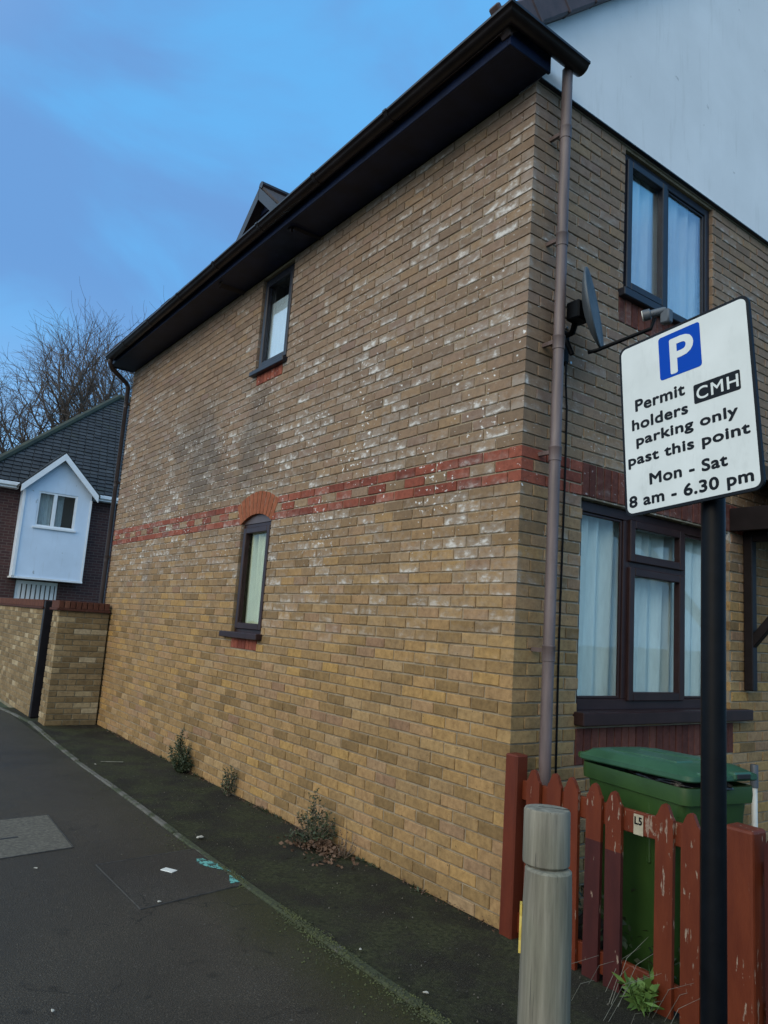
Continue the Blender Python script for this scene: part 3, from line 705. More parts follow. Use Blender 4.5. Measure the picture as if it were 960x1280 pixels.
# windows: the frame is the part, panes / sill / curtains hang from it
def curtain_mesh(bm, s0, s1, z0, z1, y, amp, waves, n=70, ph=0., sag=0.0):
    cols = []
    for i in range(n + 1):
        u = i / n; s = s0 + (s1 - s0) * u
        d = amp * (math.sin(waves * 2 * PI * u + ph + 1.1 * math.sin(5 * u + ph)) + .45 * math.sin(waves * 4.7 * PI * u + 2 * ph))
        cols.append([bm.verts.new((s, y + d * (.75 + .25 * k), z0 + (z1 - z0) * k / 3)) for k in range(4)])
    for a, b in zip(cols, cols[1:]):
        for k in range(3): bm.faces.new((a[k], b[k], b[k + 1], a[k + 1]))
def window(M4, op, mat, fw, mull, transoms, rec, gl, curtains, sill, label, blind=None, head=0., casements=()):
    s0, s1, z0, z1 = op; z1 -= head
    g = .002
    bm = New(); d0, d1 = rec, rec + .045
    box(bm, s0 + g, s0 + fw, d0, d1, z0 + g, z1 - g, .004); box(bm, s1 - fw, s1 - g, d0, d1, z0 + g, z1 - g, .004)
    box(bm, s0 + fw, s1 - fw, d0, d1, z0 + g, z0 + fw, .004); box(bm, s0 + fw, s1 - fw, d0, d1, z1 - fw, z1 - g, .004)
    edges = [s0 + fw] + [v for m_ in mull for v in (m_ - .03, m_ + .03)] + [s1 - fw]
    for m_ in mull: box(bm, m_ - .03, m_ + .03, d0 + .001, d1, z0 + fw, z1 - fw, .004)
    fr = obj('window', bm, mat, house, M4=M4); fr['label'] = label
    inv = M4.inverted()
    lights = []
    for i in range(0, len(edges), 2):
        a, b = edges[i], edges[i + 1]; zs = [z0 + fw] + [v for (k, tz) in transoms if k == i // 2 for v in (tz - .03, tz + .03)] + [z1 - fw]
        for k in range(0, len(zs), 2): lights.append((a, b, zs[k], zs[k + 1], i // 2, k // 2))
        for (kk, tz) in transoms:
            if kk == i // 2:
                t_ = New(); box(t_, a, b, d0 + .001, d1, tz - .03, tz + .03, .004); obj('transom', t_, mat, fr)
    for (a, b, c, d, li, lk) in lights:
        ins = .0
        if (li, lk) in casements or li in casements:
            t_ = New(); w = .045; e0, e1 = d0 - .022, d0 + .03
            box(t_, a - .012, a + w, e0, e1, c - .012, d + .012, .006); box(t_, b - w, b + .012, e0, e1, c - .012, d + .012, .006)
            box(t_, a + w, b - w, e0, e1, c - .012, c + w, .006); box(t_, a + w, b - w, e0, e1, d - w, d + .012, .006)
            obj('sash', t_, mat, fr); ins = w
        else:
            t_ = New(); w = .018; e0, e1 = d0 + .012, d0 + .03
            box(t_, a, a + w, e0, e1, c, d, .004); box(t_, b - w, b, e0, e1, c, d, .004); box(t_, a + w, b - w, e0, e1, c, c + w, .004); box(t_, a + w, b - w, e0, e1, d - w, d, .004)
            obj('glazing_bead', t_, mat, fr); ins = w
        t_ = New(); box(t_, a + ins - .006, b - ins + .006, d0 + .024, d0 + .028, c + ins - .006, d - ins + .006); obj('pane', t_, M[gl], fr)
    for (a, b, c, d, y, amp, wv, ph) in curtains:
        t_ = New(); curtain_mesh(t_, a, b, c, d, rec + y, amp, wv, ph=ph); obj('net_curtain', t_, M['net'], fr, True)
    if blind:
        t_ = New(); box(t_, *blind); obj('roller_blind', t_, M['blind'], fr)
    if sill:
        a, b, c, d, out = sill
        t_ = New(); box(t_, a, b, -out, rec + .03, c, d, .006); obj('sill', t_, mat, fr)
    # dim room behind
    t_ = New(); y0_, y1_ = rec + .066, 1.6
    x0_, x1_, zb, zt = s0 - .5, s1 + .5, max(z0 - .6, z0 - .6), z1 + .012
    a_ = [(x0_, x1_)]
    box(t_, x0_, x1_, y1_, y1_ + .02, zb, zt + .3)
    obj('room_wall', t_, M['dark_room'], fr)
    return fr
window(LONG, U1, M['black_upvc'], .055, [], [], .035, 'glass', [], (U1[0] - .02, U1[1] + .03, U1[2] - .045, U1[2] + .004, .055),
       'narrow dark framed upper window with white blind', blind=(U1[0] + .06, U1[1] - .06, .088, .093, U1[2] + .05, U1[2] + .76), casements=(0,))
wl_ = window(LONG, L1, M['brown_upvc'], .05, [], [], .035, 'glass_green', [(L1[0] + .02, L1[1] - .02, L1[2] + .05, L1[3] - .1, .085, .030, 3.4, .6)], (L1[0] - .14, L1[1] + .03, L1[2] - .05, L1[2] + .006, .06),
       'narrow brown arched lower window with net curtain', head=.085, casements=(0,))
bm = New(); pts = [(ARC_S + ARC_R * math.sin(a), .03, ARC_Z + ARC_R * math.cos(a) - .002) for a in [(-1 + 2 * i / 12) * math.asin(.308 / ARC_R) for i in range(13)]] + [(L1[1] - .003, .03, 2.475), (L1[0] + .003, .03, 2.475)]
poly_prism(bm, pts, (0, .08, 0)); obj('arch_panel', bm, paint('brown arch panel', (.085, .062, .062), .5, .1, 8, .02), wl_)
window(FRONT, R1, M['black_upvc'], .06, [1.50], [], .03, 'glass_sky', [(R1[0] + .05, R1[1] - .05, R1[2] + .05, R1[3] - .02, .085, .018, 7, .3)], (R1[0] - .05, R1[1] + .04, R1[2] - .055, R1[2] + .004, .05),
       'dark framed two-light upper window beneath the render', casements=(0,))
window(FRONT, R2, M['brown_upvc'], .07, [1.115, 1.80], [(1, 2.10)], .06, 'glass_clear', [(R2[0] + .05, R2[1] - .05, R2[2] + .05, R2[3] - .03, .15, .034, 12, 1.4)], (R2[0] - .03, 2.53, 1.065, R2[2] + .004, .075),
       'wide brown three-light window with net curtains', casements=((1, 0), (1, 1)))
# porch at the right: door, lean-to canopy, gallows bracket
bm = New(); box(bm, 2.955, 3.845, .06, .11, .0, 2.095, .004); door = obj('door', bm, M['porch'], house)
bm = New(); box(bm, 3.03, 3.06, .02, .06, 1.0, 1.12, .006); obj('handle', bm, M['steel'], door)
pc = New(); poly_prism(pc, [(2.36, -.004, 3.10), (2.36, -.86, 2.68), (2.36, -.86, 2.60), (2.36, -.004, 2.98)], (1.62, 0, 0)); canopy = obj('porch_canopy', pc, M['slate_tile'], house)
bm = New(); box(bm, 2.33, 4.0, -.90, -.861, 2.50, 2.68, .005); box(bm, 2.33, 2.359, -.86, -.004, 2.48, 2.66, .004); obj('fascia', bm, M['porch'], canopy)
bm = New(); box(bm, 2.36, 3.975, -.855, -.004, 2.505, 2.53); obj('soffit', bm, M['porch'], canopy)
for xx in (2.56, 3.80):
    bm = New(); box(bm, xx - .035, xx + .035, -.075, -.004, 1.28, 2.50, .006); box(bm, xx - .035, xx + .035, -.80, -.076, 2.42, 2.50, .006)
    d = Matrix.Translation((xx, -.04, 1.62)) @ Matrix.Rotation(math.radians(40), 4, 'X'); box(bm, -.03, .03, -.035, .035, 0, 1.10, .006, d)
    obj('bracket', bm, M['porch'], canopy)

# ------------------------------------------------------------------ satellite dish and cable
dish = empty('satellite_dish', 'grey satellite dish on the gable wall beside the downpipe', 'satellite dish', (.30, -.0, 3.40))
def dish_place(bm): return bm
N = Vector((.46, -.87, .16)).normalized(); U_ = Vector((0, 0, 1)).cross(N).normalized(); V_ = N.cross(U_).normalized()
DC = Vector((.30, -.27, 3.56)) - Vector((.30, 0, 3.40))
bm = New(); rings = []
for i in range(9):
    r = i / 8
    rings.append([bm.verts.new(DC + U_ * (.225 * r * math.cos(a)) + V_ * (.255 * r * math.sin(a)) + N * (.055 * (r * r - 1) - .0)) for a in [2 * PI * k / 28 for k in range(28)]] if i else [bm.verts.new(DC - N * .055)])
for k in range(28): bm.faces.new((rings[0][0], rings[1][k], rings[1][(k + 1) % 28]))
for a, b in zip(rings[1:], rings[2:]):
    for k in range(28): bm.faces.new((a[k], b[k], b[(k + 1) % 28], a[(k + 1) % 28]))
o = obj('reflector', bm, M['dish'], dish, True); md = o.modifiers.new('solid', 'SOLIDIFY'); md.thickness = .012
arm0 = DC - V_ * .27 - N * .03; arm1 = DC - V_ * .20 + N * .29; lnb = DC - V_ * .13 + N * .32
bm = New(); tube(bm, [arm0 - N * .05, arm0, arm1 - V_ * .02, arm1 + N * .03 + V_ * .04], .012, 8); obj('arm', bm, M['black'], dish, True)
bm = New(); tube(bm, [lnb - N * .06, lnb - N * .058, lnb - N * .02, lnb - N * .015, lnb + N * .06, lnb + N * .07], [.02, .033, .033, .022, .022, .016], 12); box(bm, -.024, .024, -.03, .03, -.085, -.0, .008, Matrix.Translation(lnb + N * .07)); o = obj('receiver', bm, M['lnb'], dish, True, sharp=40)
bm = New(); tube(bm, [lnb - N * .066, lnb - N * .06], [.030, .032], 12); obj('feed_cap', bm, M['white_plastic'], o, True, sharp=40)
bm = New(); box(bm, -.05, .05, -.045, -.003, -.13, .09, .01); tube(bm, [(0, -.03, .05), (0, -.10, .05), DC - N * .11 - V_ * .02], .02, 8); tube(bm, [(-.03, -.03, .05), (-.03, -.09, -.02), (-.02, -.12, -.10)], .016, 8); box(bm, -.06, .06, -.05, .05, -.06, .06, .01, Matrix.Translation(DC - N * .10)); obj('wall_mount', bm, M['black'], dish)
for (x, z) in ((-.045, .085), (.0, .10), (.04, .085), (.045, -.12)):
    bm = New(); tube(bm, [(x, -.035, z), (x, -.062, z)], .009, 6); obj('bolt', bm, M['steel'], dish)
bm = New(); pts = [(.30, -.06, 3.28), (.35, -.02, 3.15)] + [(.375 + .004 * math.sin(z * 3), -.012, z) for z in [3.0 - .25 * i for i in range(12)]]
tube(bm, pts, .0065, 6)
tag(obj('cable', bm, M['black'], None, True), 'thin black cable running down the wall just right of the mauve downpipe', 'cable')

# ------------------------------------------------------------------ garden wall with pier and side gate
gw = empty('boundary_wall', 'yellow brick garden wall and pier with red brick coping', 'garden wall', (0, 7.6, 0))
gv = {}
def gbrick(s0, s1, z0, z1, M4, parent, pieces=None, mats=None):
    L = s1 - s0; k = (round(L, 3), round(z1 - z0, 3), random.randrange(12))
    if pieces is not None: pieces.add(s0, s1, z0, z1, pr=random.uniform(-.002, .003)); return
    if k not in gv:
        B = Bricks(); B.add(-L / 2, L / 2, -(z1 - z0) / 2, (z1 - z0) / 2, dep=.09, tint=(k[2] + random.random()) / 12); gv[k] = B.mesh('brick', [M['garden_brick']])
    o = link_mesh('brick', gv[k], parent); place(o, parent, M4 @ Matrix.Translation(((s0 + s1) / 2, random.uniform(-.003, .003), (z0 + z1) / 2)))
def W0(x, y, rz): return Matrix.Translation((x, y, 0)) @ RZ(rz)
HWALL = 1.50
bm = New(); box(bm, -.672, -.025, 7.608, 7.97, -.15, HWALL); pier = obj('pier', bm, M['garden_mortar'], gw)
place(pier, gw, Matrix.Identity(4))
Mf = W0(-.68, 7.60, 0)                     # front of the pier
Ms = W0(-.68, 7.60, -PI / 2)               # street side of the pier (local s = -y)
for k in range(20):
    z0, z1 = k * CO, k * CO + BH; even = k % 2 == 0
    p = BL if even else BD
    gbrick(0, p, z0, z1, Mf, pier); p += JO
    while p < .66 - .03:
        q = min(.655, p + BL); gbrick(p, q, z0, z1, Mf, pier); p = q + JO
    p = BD + .002 + JO if even else JO + .105
    a = -.105 if even else -.105
    gbrick(-.375, -.245, z0, z1, Ms, pier); gbrick(-.235, -.108, z0, z1, Ms, pier)
rest_w = Bricks()
for k in range(20):
    z0, z1 = k * CO, k * CO + BH; p = 8.45 + (0 if k % 2 else .11)
    if k % 2 == 0: rest_w.add(-8.55, -8.455, z0, z1)
    while p < 13:
        rest_w.add(-(p + BL), -p, z0, z1, pr=random.uniform(-.002, .002)); p += BL + JO
place(link_mesh('brickwork', rest_w.mesh('brickwork', [M['garden_brick']]), gw, None, 'stuff'), gw, Matrix.Translation((-.70, 0, 0)) @ LONG)
bm = New(); box(bm, -.692, -.50, 8.46, 13.1, -.15, HWALL); place(obj('wall', bm, M['garden_mortar'], gw), gw, Matrix.Identity(4))
# red coping: tile course then brick on edge
for x0, x1, y0, y1 in ((-.72, -.02, 7.56, 8.0), (-.73, -.47, 8.40, 13.1)):
    bm = New(); box(bm, x0, x1, y0, y1, HWALL + .001, HWALL + .03, .004); place(obj('tile_course', bm, M['coping'], gw), gw, Matrix.Identity(4))
cp = {}
def coping(M4, s0, s1, d):
    p = s0
    while p < s1 - .03:
        q = min(s1, p + BH); kk = (round(q - p, 3), d, random.randrange(4))
        if kk not in cp:
            B = Bricks(); B.add(-(q - p) / 2, (q - p) / 2, 0, .10, dep=d, tint=random.random()); cp[kk] = B.mesh('coping_brick', [M['coping']])
            bmt = bmesh.new(); bmt.from_mesh(cp[kk])
            vs = [v for v in bmt.verts if v.co.y > d - .001]; bmesh.ops.contextual_create(bmt, geom=vs); bmt.to_mesh(cp[kk]); bmt.free()
        o = link_mesh('coping_brick', cp[kk], gw); place(o, gw, M4 @ Matrix.Translation(((p + q) / 2, 0, HWALL + .032))); p = q + JO
coping(W0(-.70, 7.58, 0), 0, .68, .40)
coping(W0(-.715, 0, -PI / 2), -13.0, -8.42, .22)
gate_ = empty('side_gate', 'dark narrow timber gate in the gap beside the brick pier', 'gate', (-.42, 8.21, 0))
for i in range(4):
    bm = New(); box(bm, -.015, .015, -.195 + i * .1, -.105 + i * .1, .05, 1.62, .004); obj('board', bm, M['porch'], gate_)
bm = New(); box(bm, -.285, -.05, .235 - .10, .235, .0, 1.62, .006); obj('post', bm, M['porch'], gate_)  # added dark block, standing in for the shade on the wall end
bm = New(); box(bm, .016, .05, -.19, .19, .3, .4); box(bm, .016, .05, -.19, .19, 1.2, 1.3); obj('rail', bm, M['porch'], gate_)

# ------------------------------------------------------------------ neighbouring house with the white bay
FY = 19.75
nb = empty('neighbour_house', 'dark brick house with white gabled bay and dark tiled hipped roof', 'house', (3, FY, 0))
NI = nb.matrix_world.inverted()
def nobj(name, bm, mat, parent=None, **k): 
    o = obj(name, bm, mat, parent or nb, **k); return o
def shift(bm): bmesh.ops.translate(bm, verts=bm.verts[:], vec=(-3, -FY, 0)); return bm
bm = New(); wall_panels(bm, -.35, 9.0, -.1, 4.86, [(.9, 2.02, .0, 2.2)], FY, FY + .3); box(bm, -.35, 9, FY + .31, FY + 9.4, -.1, 4.8); nobj('wall', shift(bm), M['far_brick'])
BX0, BX1, BY, BZ0, BZ1, BAP = .70, 2.50, 19.23, 2.28, 4.78, 5.70
bcx = (BX0 + BX1) / 2
wx0, wx1, wz0, wz1 = 1.07, 2.12, 3.70, 4.70
bm = New(); wall_panels(bm, BX0, BX1, BZ0, BZ1, [(wx0, wx1, wz0, wz1)], BY, BY + .2); poly_prism(bm, [(BX0, BY, BZ1), (BX1, BY, BZ1), (bcx, BY, BAP)], (0, .2, 0))
box(bm, BX0, BX0 + .2, BY + .2, FY, BZ0, BZ1); box(bm, BX1 - .2, BX1, BY + .2, FY, BZ0, BZ1); box(bm, BX0 + .2, BX1 - .2, BY + .2, FY, BZ0, BZ0 + .1)
bay = nobj('bay', shift(bm), M['bay'])
def nsub(name, bm, mat, parent):
    o = obj(name, shift(bm), mat, parent); return o
bm = New(); box(bm, BX0 - .03, BX0 + .04, BY - .03, BY - .002, BZ0 - .02, BZ1 - .1); box(bm, BX1 - .03, BX1 + .02, BY - .02, BY - .002, BZ0 - .02, BZ1 - .15); box(bm, BX0 - .03, BX1 + .03, BY - .03, FY, BZ0 - .05, BZ0 - .002); nsub('corner_trim', bm, M['white_upvc'], bay)
for s in (-1, 1):
    bm = New(); e = 1.03
    poly_prism(bm, [(bcx, BY - .22, BAP + .14), (bcx + s * e, BY - .22, BAP + .14 - e * 1.03), (bcx + s * e, BY - .22, BAP - .06 - e * 1.03), (bcx, BY - .22, BAP - .06)], (0, .05, 0)); nsub('barge_board', bm, M['white_upvc'], bay)
    bm = New(); poly_prism(bm, [(bcx, BY - .20, BAP + .20), (bcx + s * 1.08, BY - .20, BAP + .20 - 1.08 * 1.03), (bcx + s * 1.08, BY - .20, BAP + .13 - 1.08 * 1.03), (bcx, BY - .20, BAP + .13)], (0, 3.0, 0)); nsub('roof', bm, M['slate_tile'], bay)
bm = New(); fw = .055
box(bm, wx0, wx0 + fw, BY + .02, BY + .09, wz0, wz1); box(bm, wx1 - fw, wx1, BY + .02, BY + .09, wz0, wz1); box(bm, wx0 + fw, wx1 - fw, BY + .02, BY + .09, wz0, wz0 + fw); box(bm, wx0 + fw, wx1 - fw, BY + .02, BY + .09, wz1 - fw, wz1)
mid = wx0 + .46; box(bm, mid - .045, mid + .045, BY + .018, BY + .09, wz0 + fw, wz1 - fw); box(bm, wx0 - .05, wx1 + .05, BY - .05, BY + .03, wz0 - .05, wz0 - .001)
nw = nobj('window', shift(bm), M['white_upvc'])
for a, b in ((wx0 + fw, mid - .045), (mid + .045, wx1 - fw)):
    bm = New(); box(bm, a - .004, b + .004, BY + .055, BY + .06, wz0 + fw - .004, wz1 - fw + .004); nsub('pane', bm, M['glass'], nw)
for a, b in ((wx0 + .05, wx0 + .42), (mid + .04, mid + .26)):
    bm = New(); curtain_mesh(bm, a, b, wz0 + .03, wz1 - .03, BY + .19, .02, 4); nsub('curtain', bm, M['net'], nw)
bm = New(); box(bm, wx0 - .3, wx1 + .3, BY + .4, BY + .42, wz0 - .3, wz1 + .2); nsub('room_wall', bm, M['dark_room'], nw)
# window below the bay with upright bars
bm = New(); box(bm, .91, 2.01, FY + .02, FY + .06, 2.10, 2.19); box(bm, .91, .96, FY + .02, FY + .06, .02, 2.10); box(bm, 1.96, 2.01, FY + .02, FY + .06, .02, 2.10); gd = nobj('garage_door', shift(bm), M['white_upvc'])
for i in range(8):
    bm = New(); box(bm, .965 + i * .125, 1.055 + i * .125, FY + .03, FY + .05, .02, 2.098); nsub('slat', bm, M['white_upvc'], gd)
bm = New(); box(bm, .91, 2.01, FY + .07, FY + .09, .0, 2.19); nsub('backing', bm, M['dark_room'], gd)
# hipped roof: eave at 4.86, pitch .9
ex0, ex1, ey0, ey1, ez, tp = -.62, 9.4, 19.42, 29.2, 4.86, .9
run = (ey1 - ey0) / 2; rzv = ez + run * tp
A, B_, C_, D_ = (ex0, ey0, ez), (ex1, ey0, ez), (ex1, ey1, ez), (ex0, ey1, ez); R0, R1_ = (ex0 + run, ey0 + run, rzv), (ex1 + .0, ey0 + run, rzv)
bm = New(); vs = [bm.verts.new(p) for p in (A, B_, C_, D_, R0, R1_)]
for f in ((0, 1, 5, 4), (2, 3, 4, 5), (3, 0, 4), (1, 2, 5), (3, 2, 1, 0)): bm.faces.new([vs[k] for k in f])
nroof = nobj('roof', shift(bm), M['slate_tile'])
data = ([], [], []); slope = math.sqrt(1 + tp * tp); h = .205; w = .235; nrow = int(run * slope / h)
Vv = Vector((0, 1, tp)).normalized()
for j in range(nrow):
    dy = j * h / slope
    x0 = ex0 + dy; n = int((ex1 - x0) / w)
    tile_rows(data, Vector((x0 - 3 + (j % 2) * w * .5, ey0 + dy - FY, ez + dy * tp + .012)), (1, 0, 0), Vv, min(n, 20), 1, w, h, .035, 1.1, .006)
tiles_obj(data, M['slate_tile'], nb)
bm = New(); tube(bm, [(ex0 - 3, ey0 - FY, ez + .04), (R0[0] - 3, R0[1] - FY, R0[2] + .05)], .11, 8); tube(bm, [(R0[0] - 3, R0[1] - FY, R0[2] + .05), (R1_[0] - 3, R1_[1] - FY, R1_[2] + .05)], .12, 8)
obj('ridge_tiles', bm, tile_mat('mossy ridge tile', (.028, .030, .020), (.055, .058, .030), .8), nb)
bm = New()
for a, b in ((-1.0, BX0 - .12), (BX1 + .12, 9.2)):
    box(bm, a, b, ey0 - .06, ey0 + .0, ez - .10, ez - .0, .01); box(bm, a, b, ey0 + .002, ey0 + .30, ez - .16, ez - .05)
nobj('gutter', shift(bm), M['white_upvc'])

# ------------------------------------------------------------------ bare trees behind
def bare_tree(base, height, seed, label, spread=.6):
    rnd = random.Random(seed); root = empty('bare_tree', label, 'tree', base, group='bare trees behind the far roof')
    tr = New(); lm = New(); tw = New()
    def grow(p, d, L, r, lev):
        n = 5 if lev < 3 else 3; pts = [p.copy()]; rad = [r]; q = p.copy(); dd = d.copy()
        for i in range(n):
            dd = (dd + Vector((rnd.gauss(0, 1), rnd.gauss(0, 1), rnd.gauss(0, .6))) * (.085 + .010 * lev) + Vector((0, 0, .07))).normalized()
            q = q + dd * (L / n); pts.append(q.copy()); rad.append(r * (1 - (.42 if lev else .35) * (i + 1) / n))
        bmx = tr if lev == 0 else (lm if lev < 3 else tw)
        tube(bmx, pts, rad, [9, 6, 5, 4, 3, 3, 3][lev], cap=False)
        if lev >= 5: return
        kids = [7, 6, 5, 4, 4][lev]
        for k in range(kids):
            t_ = (.35 if lev else .45) + (.65 if lev else .55) * (k + rnd.random() * .7) / kids; t_ = min(t_, .999)
            i = int(t_ * n); f = t_ * n - i; pp = pts[i].lerp(pts[i + 1], f); ax = (pts[i + 1] - pts[i]).normalized()
            u, v = frame_axes(ax); a = k * 2.4 + rnd.random() * 1.2
            ang = rnd.uniform(.35, .8) * (1.05 if lev else .9 * spread / .6)
            nd = (ax * math.cos(ang) + (u * math.cos(a) + v * math.sin(a)) * math.sin(ang)).normalized()
            grow(pp, nd, L * rnd.uniform(.52, .74) * (1.0 if lev else .95), max(rad[i] * (.60 if lev < 2 else .62), .008), lev + 1)
    grow(Vector((0, 0, -.2)), Vector((rnd.gauss(0, .04), rnd.gauss(0, .04), 1)).normalized(), height * .45, height * .016, 0)
    obj('trunk', tr, M['bark'], root, True); obj('limbs', lm, M['bark'], root, True); obj('crown', tw, M['twig'], root, False, kind='stuff')
    return root
def at_px(px, py, depth):
    v = (FWD + RGT * ((px - 480) / CAM_F) + DWN * ((py - 640) / CAM_F)) * depth
    return CAM_C + v
for (px, dep, hgt, sd_, lab, sp) in ((20, 38, 17.6, 3, 'bare tree leftmost of the winter trees behind the far roof', .7), (98, 40, 19.8, 11, 'tall bare tree rising behind the middle of the far hipped roof', .62),
                                (150, 44, 22.0, 23, 'bare tree at right, its twigs reaching the eaves of the brick house', .62), (-75, 42, 16.0, 5, 'bare tree at the left edge, only part of its twigs in view', .7)):
    p = at_px(px, 640, dep); bare_tree((p.x, p.y, 0), hgt, sd_, lab, sp)

# ------------------------------------------------------------------ picket fence
fence = empty('picket_fence', 'flaking red painted picket fence in front of the brick house', 'fence', (.0, -.6, 0))
FB = .6
def picket(y, w=.088, top=.875, two_tone=False, lean=0., paint_='fence', bot=.0):
    bm = New(); h = w / 2; sh = top - .062; j_ = lambda: random.uniform(-.003, .003)
    pr = [(-h, bot), (h, bot), (h, sh + j_()), (h * .78, sh + .012), (h * .60, top - .030), (h * .34, top - .008 + j_()), (0, top), (-h * .34, top - .008 + j_()), (-h * .60, top - .030), (-h * .78, sh + .012), (-h, sh + j_())]
    if two_tone:
        zc_ = two_tone
        poly_prism(bm, [(-.021, p, z) for p, z in ((-h, bot), (h, bot), (h, zc_), (-h, zc_))], (.02, 0, 0), 1)
        poly_prism(bm, [(-.021, p, z) for p, z in [(-h, zc_), (h, zc_)] + pr[2:]], (.02, 0, 0), 0)
    else: poly_prism(bm, [(-.021, p, z) for p, z in pr], (.02, 0, 0), 0)
    o = obj('picket', bm, [M[paint_], M['fence_old']], fence); o.location = (0, y + FB, 0); o.rotation_euler = (lean, random.uniform(-.01, .01), 0)
    return o
for y, tp_, tt, ln in ((-.20, .875, 0, .0), (-.325, .88, 0, .01), (-.455, .885, 0, -.008), (-.583, .885, .62, .006), (-.705, .87, .60, -.006), (-.965, .872, 0, .004), (-1.093, .86, 0, 0), (-1.215, .855, 0, .01)):
    picket(y, top=tp_, two_tone=tt, lean=ln)
bm = New(); box(bm, -.045, .045, -.088, .002, -.1, .93, .008); o = obj('post', bm, M['fence_clean'], fence); o.location = (0, FB - .012, 0)
for z, hh in ((.70, .10), (.03, .10)):
    bm = New(); box(bm, .0005, .03, -1.24, -.10, z, z + hh, .004); o = obj('rail', bm, M['fence'], fence); o.location = (0, FB, 0)
# house number label
bm = New(); box(bm, -.003, .0, -.85, -.80, .70, .79); lab = obj('label_plate', bm, M['label'], fence); lab.location = (0, FB, 0)
bm = New(); box(bm, -.085, .03, -.065, .065, -.1, .86, .012, None, 0, 2); o = obj('gate_post', bm, M['fence'], fence); o.location = (.02, -1.325 + FB, 0); o['label'] = 'thick red gate post with a worn top'
pg = empty('picket_gate', 'dark red boarded gate at the right edge, beyond the thick gate post', 'gate', (.02, -1.9, 0))
for i in range(8):
    bm = New(); w = .044; poly_prism(bm, [(-.03, p, z) for p, z in ((-w, .06), (w, .06), (w, .80), (w * .5, .845), (0, .86), (-w * .5, .845), (-w, .80))], (.02, 0, 0)); o = obj('picket', bm, M['fence_old'], pg); o.location = (0, .45 - i * .125, 0)
bm = New(); box(bm, -.009, .02, -.46, .50, .65, .74); box(bm, -.009, .02, -.46, .50, .14, .22); obj('rail', bm, M['fence_old'], pg)

# ------------------------------------------------------------------ wheelie bin
wb = empty('wheelie_bin', 'green wheelie bin with bulging lid behind the red fence', 'wheelie bin', (.37, -.70, 0), math.radians(-14))
def rrect(w, d, r, z, n=4, cx=0, cy=0):
    out = []
    for (sx, sy, a0) in ((1, 1, 0), (-1, 1, 90), (-1, -1, 180), (1, -1, 270)):
        for k in range(n + 1):
            a = math.radians(a0 + 90 * k / n); out.append(Vector((cx + sx * (w / 2 - r) + r * math.cos(a), cy + sy * (d / 2 - r) + r * math.sin(a), z)))
    return out
def loft(bm, rings, cap0=True, cap1=True):
    R = [[bm.verts.new(p) for p in r] for r in rings]; n = len(R[0])
    for a, b in zip(R, R[1:]):
        for k in range(n): bm.faces.new((a[k], a[(k + 1) % n], b[(k + 1) % n], b[k]))
    if cap0: bm.faces.new(R[0][::-1])
    if cap1: bm.faces.new(R[-1])
bm = New(); loft(bm, [rrect(.45, .50, .05, .04, cy=-.0), rrect(.46, .52, .05, .10), rrect(.52, .63, .06, .60), rrect(.545, .68, .06, .855), rrect(.575, .735, .05, .86), rrect(.58, .74, .05, .90), rrect(.575, .735, .05, .935), rrect(.56, .69, .05, .935), rrect(.54, .66, .05, .80)], True, True)
body = obj('body', bm, M['bin'], wb, True, sharp=35)
for s in (-1, 1):
    for yv in (-.12, .14):
        bm = New(); box(bm, s * .262 - .01, s * .262 + .012, yv - .012, yv + .012, .55, .855, .006); obj('rib', bm, M['bin'], body)
bm = New(); box(bm, -.07, -.025, -.352, -.33, .30, .62, .012); box(bm, .06, .11, -.352, -.33, .34, .60, .012); obj('rib', bm, M['leaf_green'] if False else M['bin_lid'], body)
bm = New()
bx = Matrix.Translation((0, .37, .945)) @ Matrix.Rotation(math.radians(-1.6), 4, 'X') @ Matrix.Translation((0, -.37, 0))
loft(bm, [rrect(.58, .78, .05, 0), rrect(.59, .79, .05, .006), rrect(.588, .788, .05, .026), rrect(.555, .74, .05, .034), rrect(.50, .66, .07, .056, cy=.02), rrect(.40, .52, .09, .066, cy=.04)])
bmesh.ops.transform(bm, matrix=bx, verts=bm.verts[:]); lid = obj('lid', bm, M['bin_lid'], wb, True, sharp=30)
for xx in (-.13, .13):
    bm = New(); box(bm, xx - .075, xx + .075, -.402, -.35, .004, .040, .008, bx); obj('grip', bm, M['bin_lid'], lid)
    bm = New(); box(bm, xx - .055, xx + .055, -.4055, -.39, .010, .033, .003, bx); obj('grip_recess', bm, M['rubber'], lid)
for xx in (-.12, .12):
    bm = New(); box(bm, xx - .15 * .5, xx + .15 * .5, -.24, .22, .050, .070, .012, bx); obj('lid_panel', bm, M['bin_lid'], lid)
bm = New(); tube(bm, [(-.26, .40, .96), (.26, .40, .96)], .016, 10); 
for xx in (-.2, .2): box(bm, xx - .02, xx + .02, .35, .41, .90, .98, .008)
obj('handle', bm, M['bin'], wb, True, sharp=40)
for s in (-1, 1):
    bm = New(); tube(bm, [(s * .23, .27, .10), (s * .285, .27, .10)], .10, 18); w_ = obj('wheel', bm, M['rubber'], wb, True, sharp=40)
    bm = New(); tube(bm, [(s * .286, .27, .10), (s * .29, .27, .10)], .05, 14); obj('hub', bm, M['bin'], w_, True, sharp=40)
bm = New(); bmesh.ops.create_icosphere(bm, subdivisions=4, radius=1)
for v in bm.verts:
    q = v.co.copy(); n_ = mnoise.noise(q * 3.1) * .12 + mnoise.noise(q * 8) * .07
    v.co = Vector((q.x * .235 * (1 + n_), -.08 + q.y * .30 * (1 + n_), .925 + q.z * .045 * (1 + 2.2 * n_)))
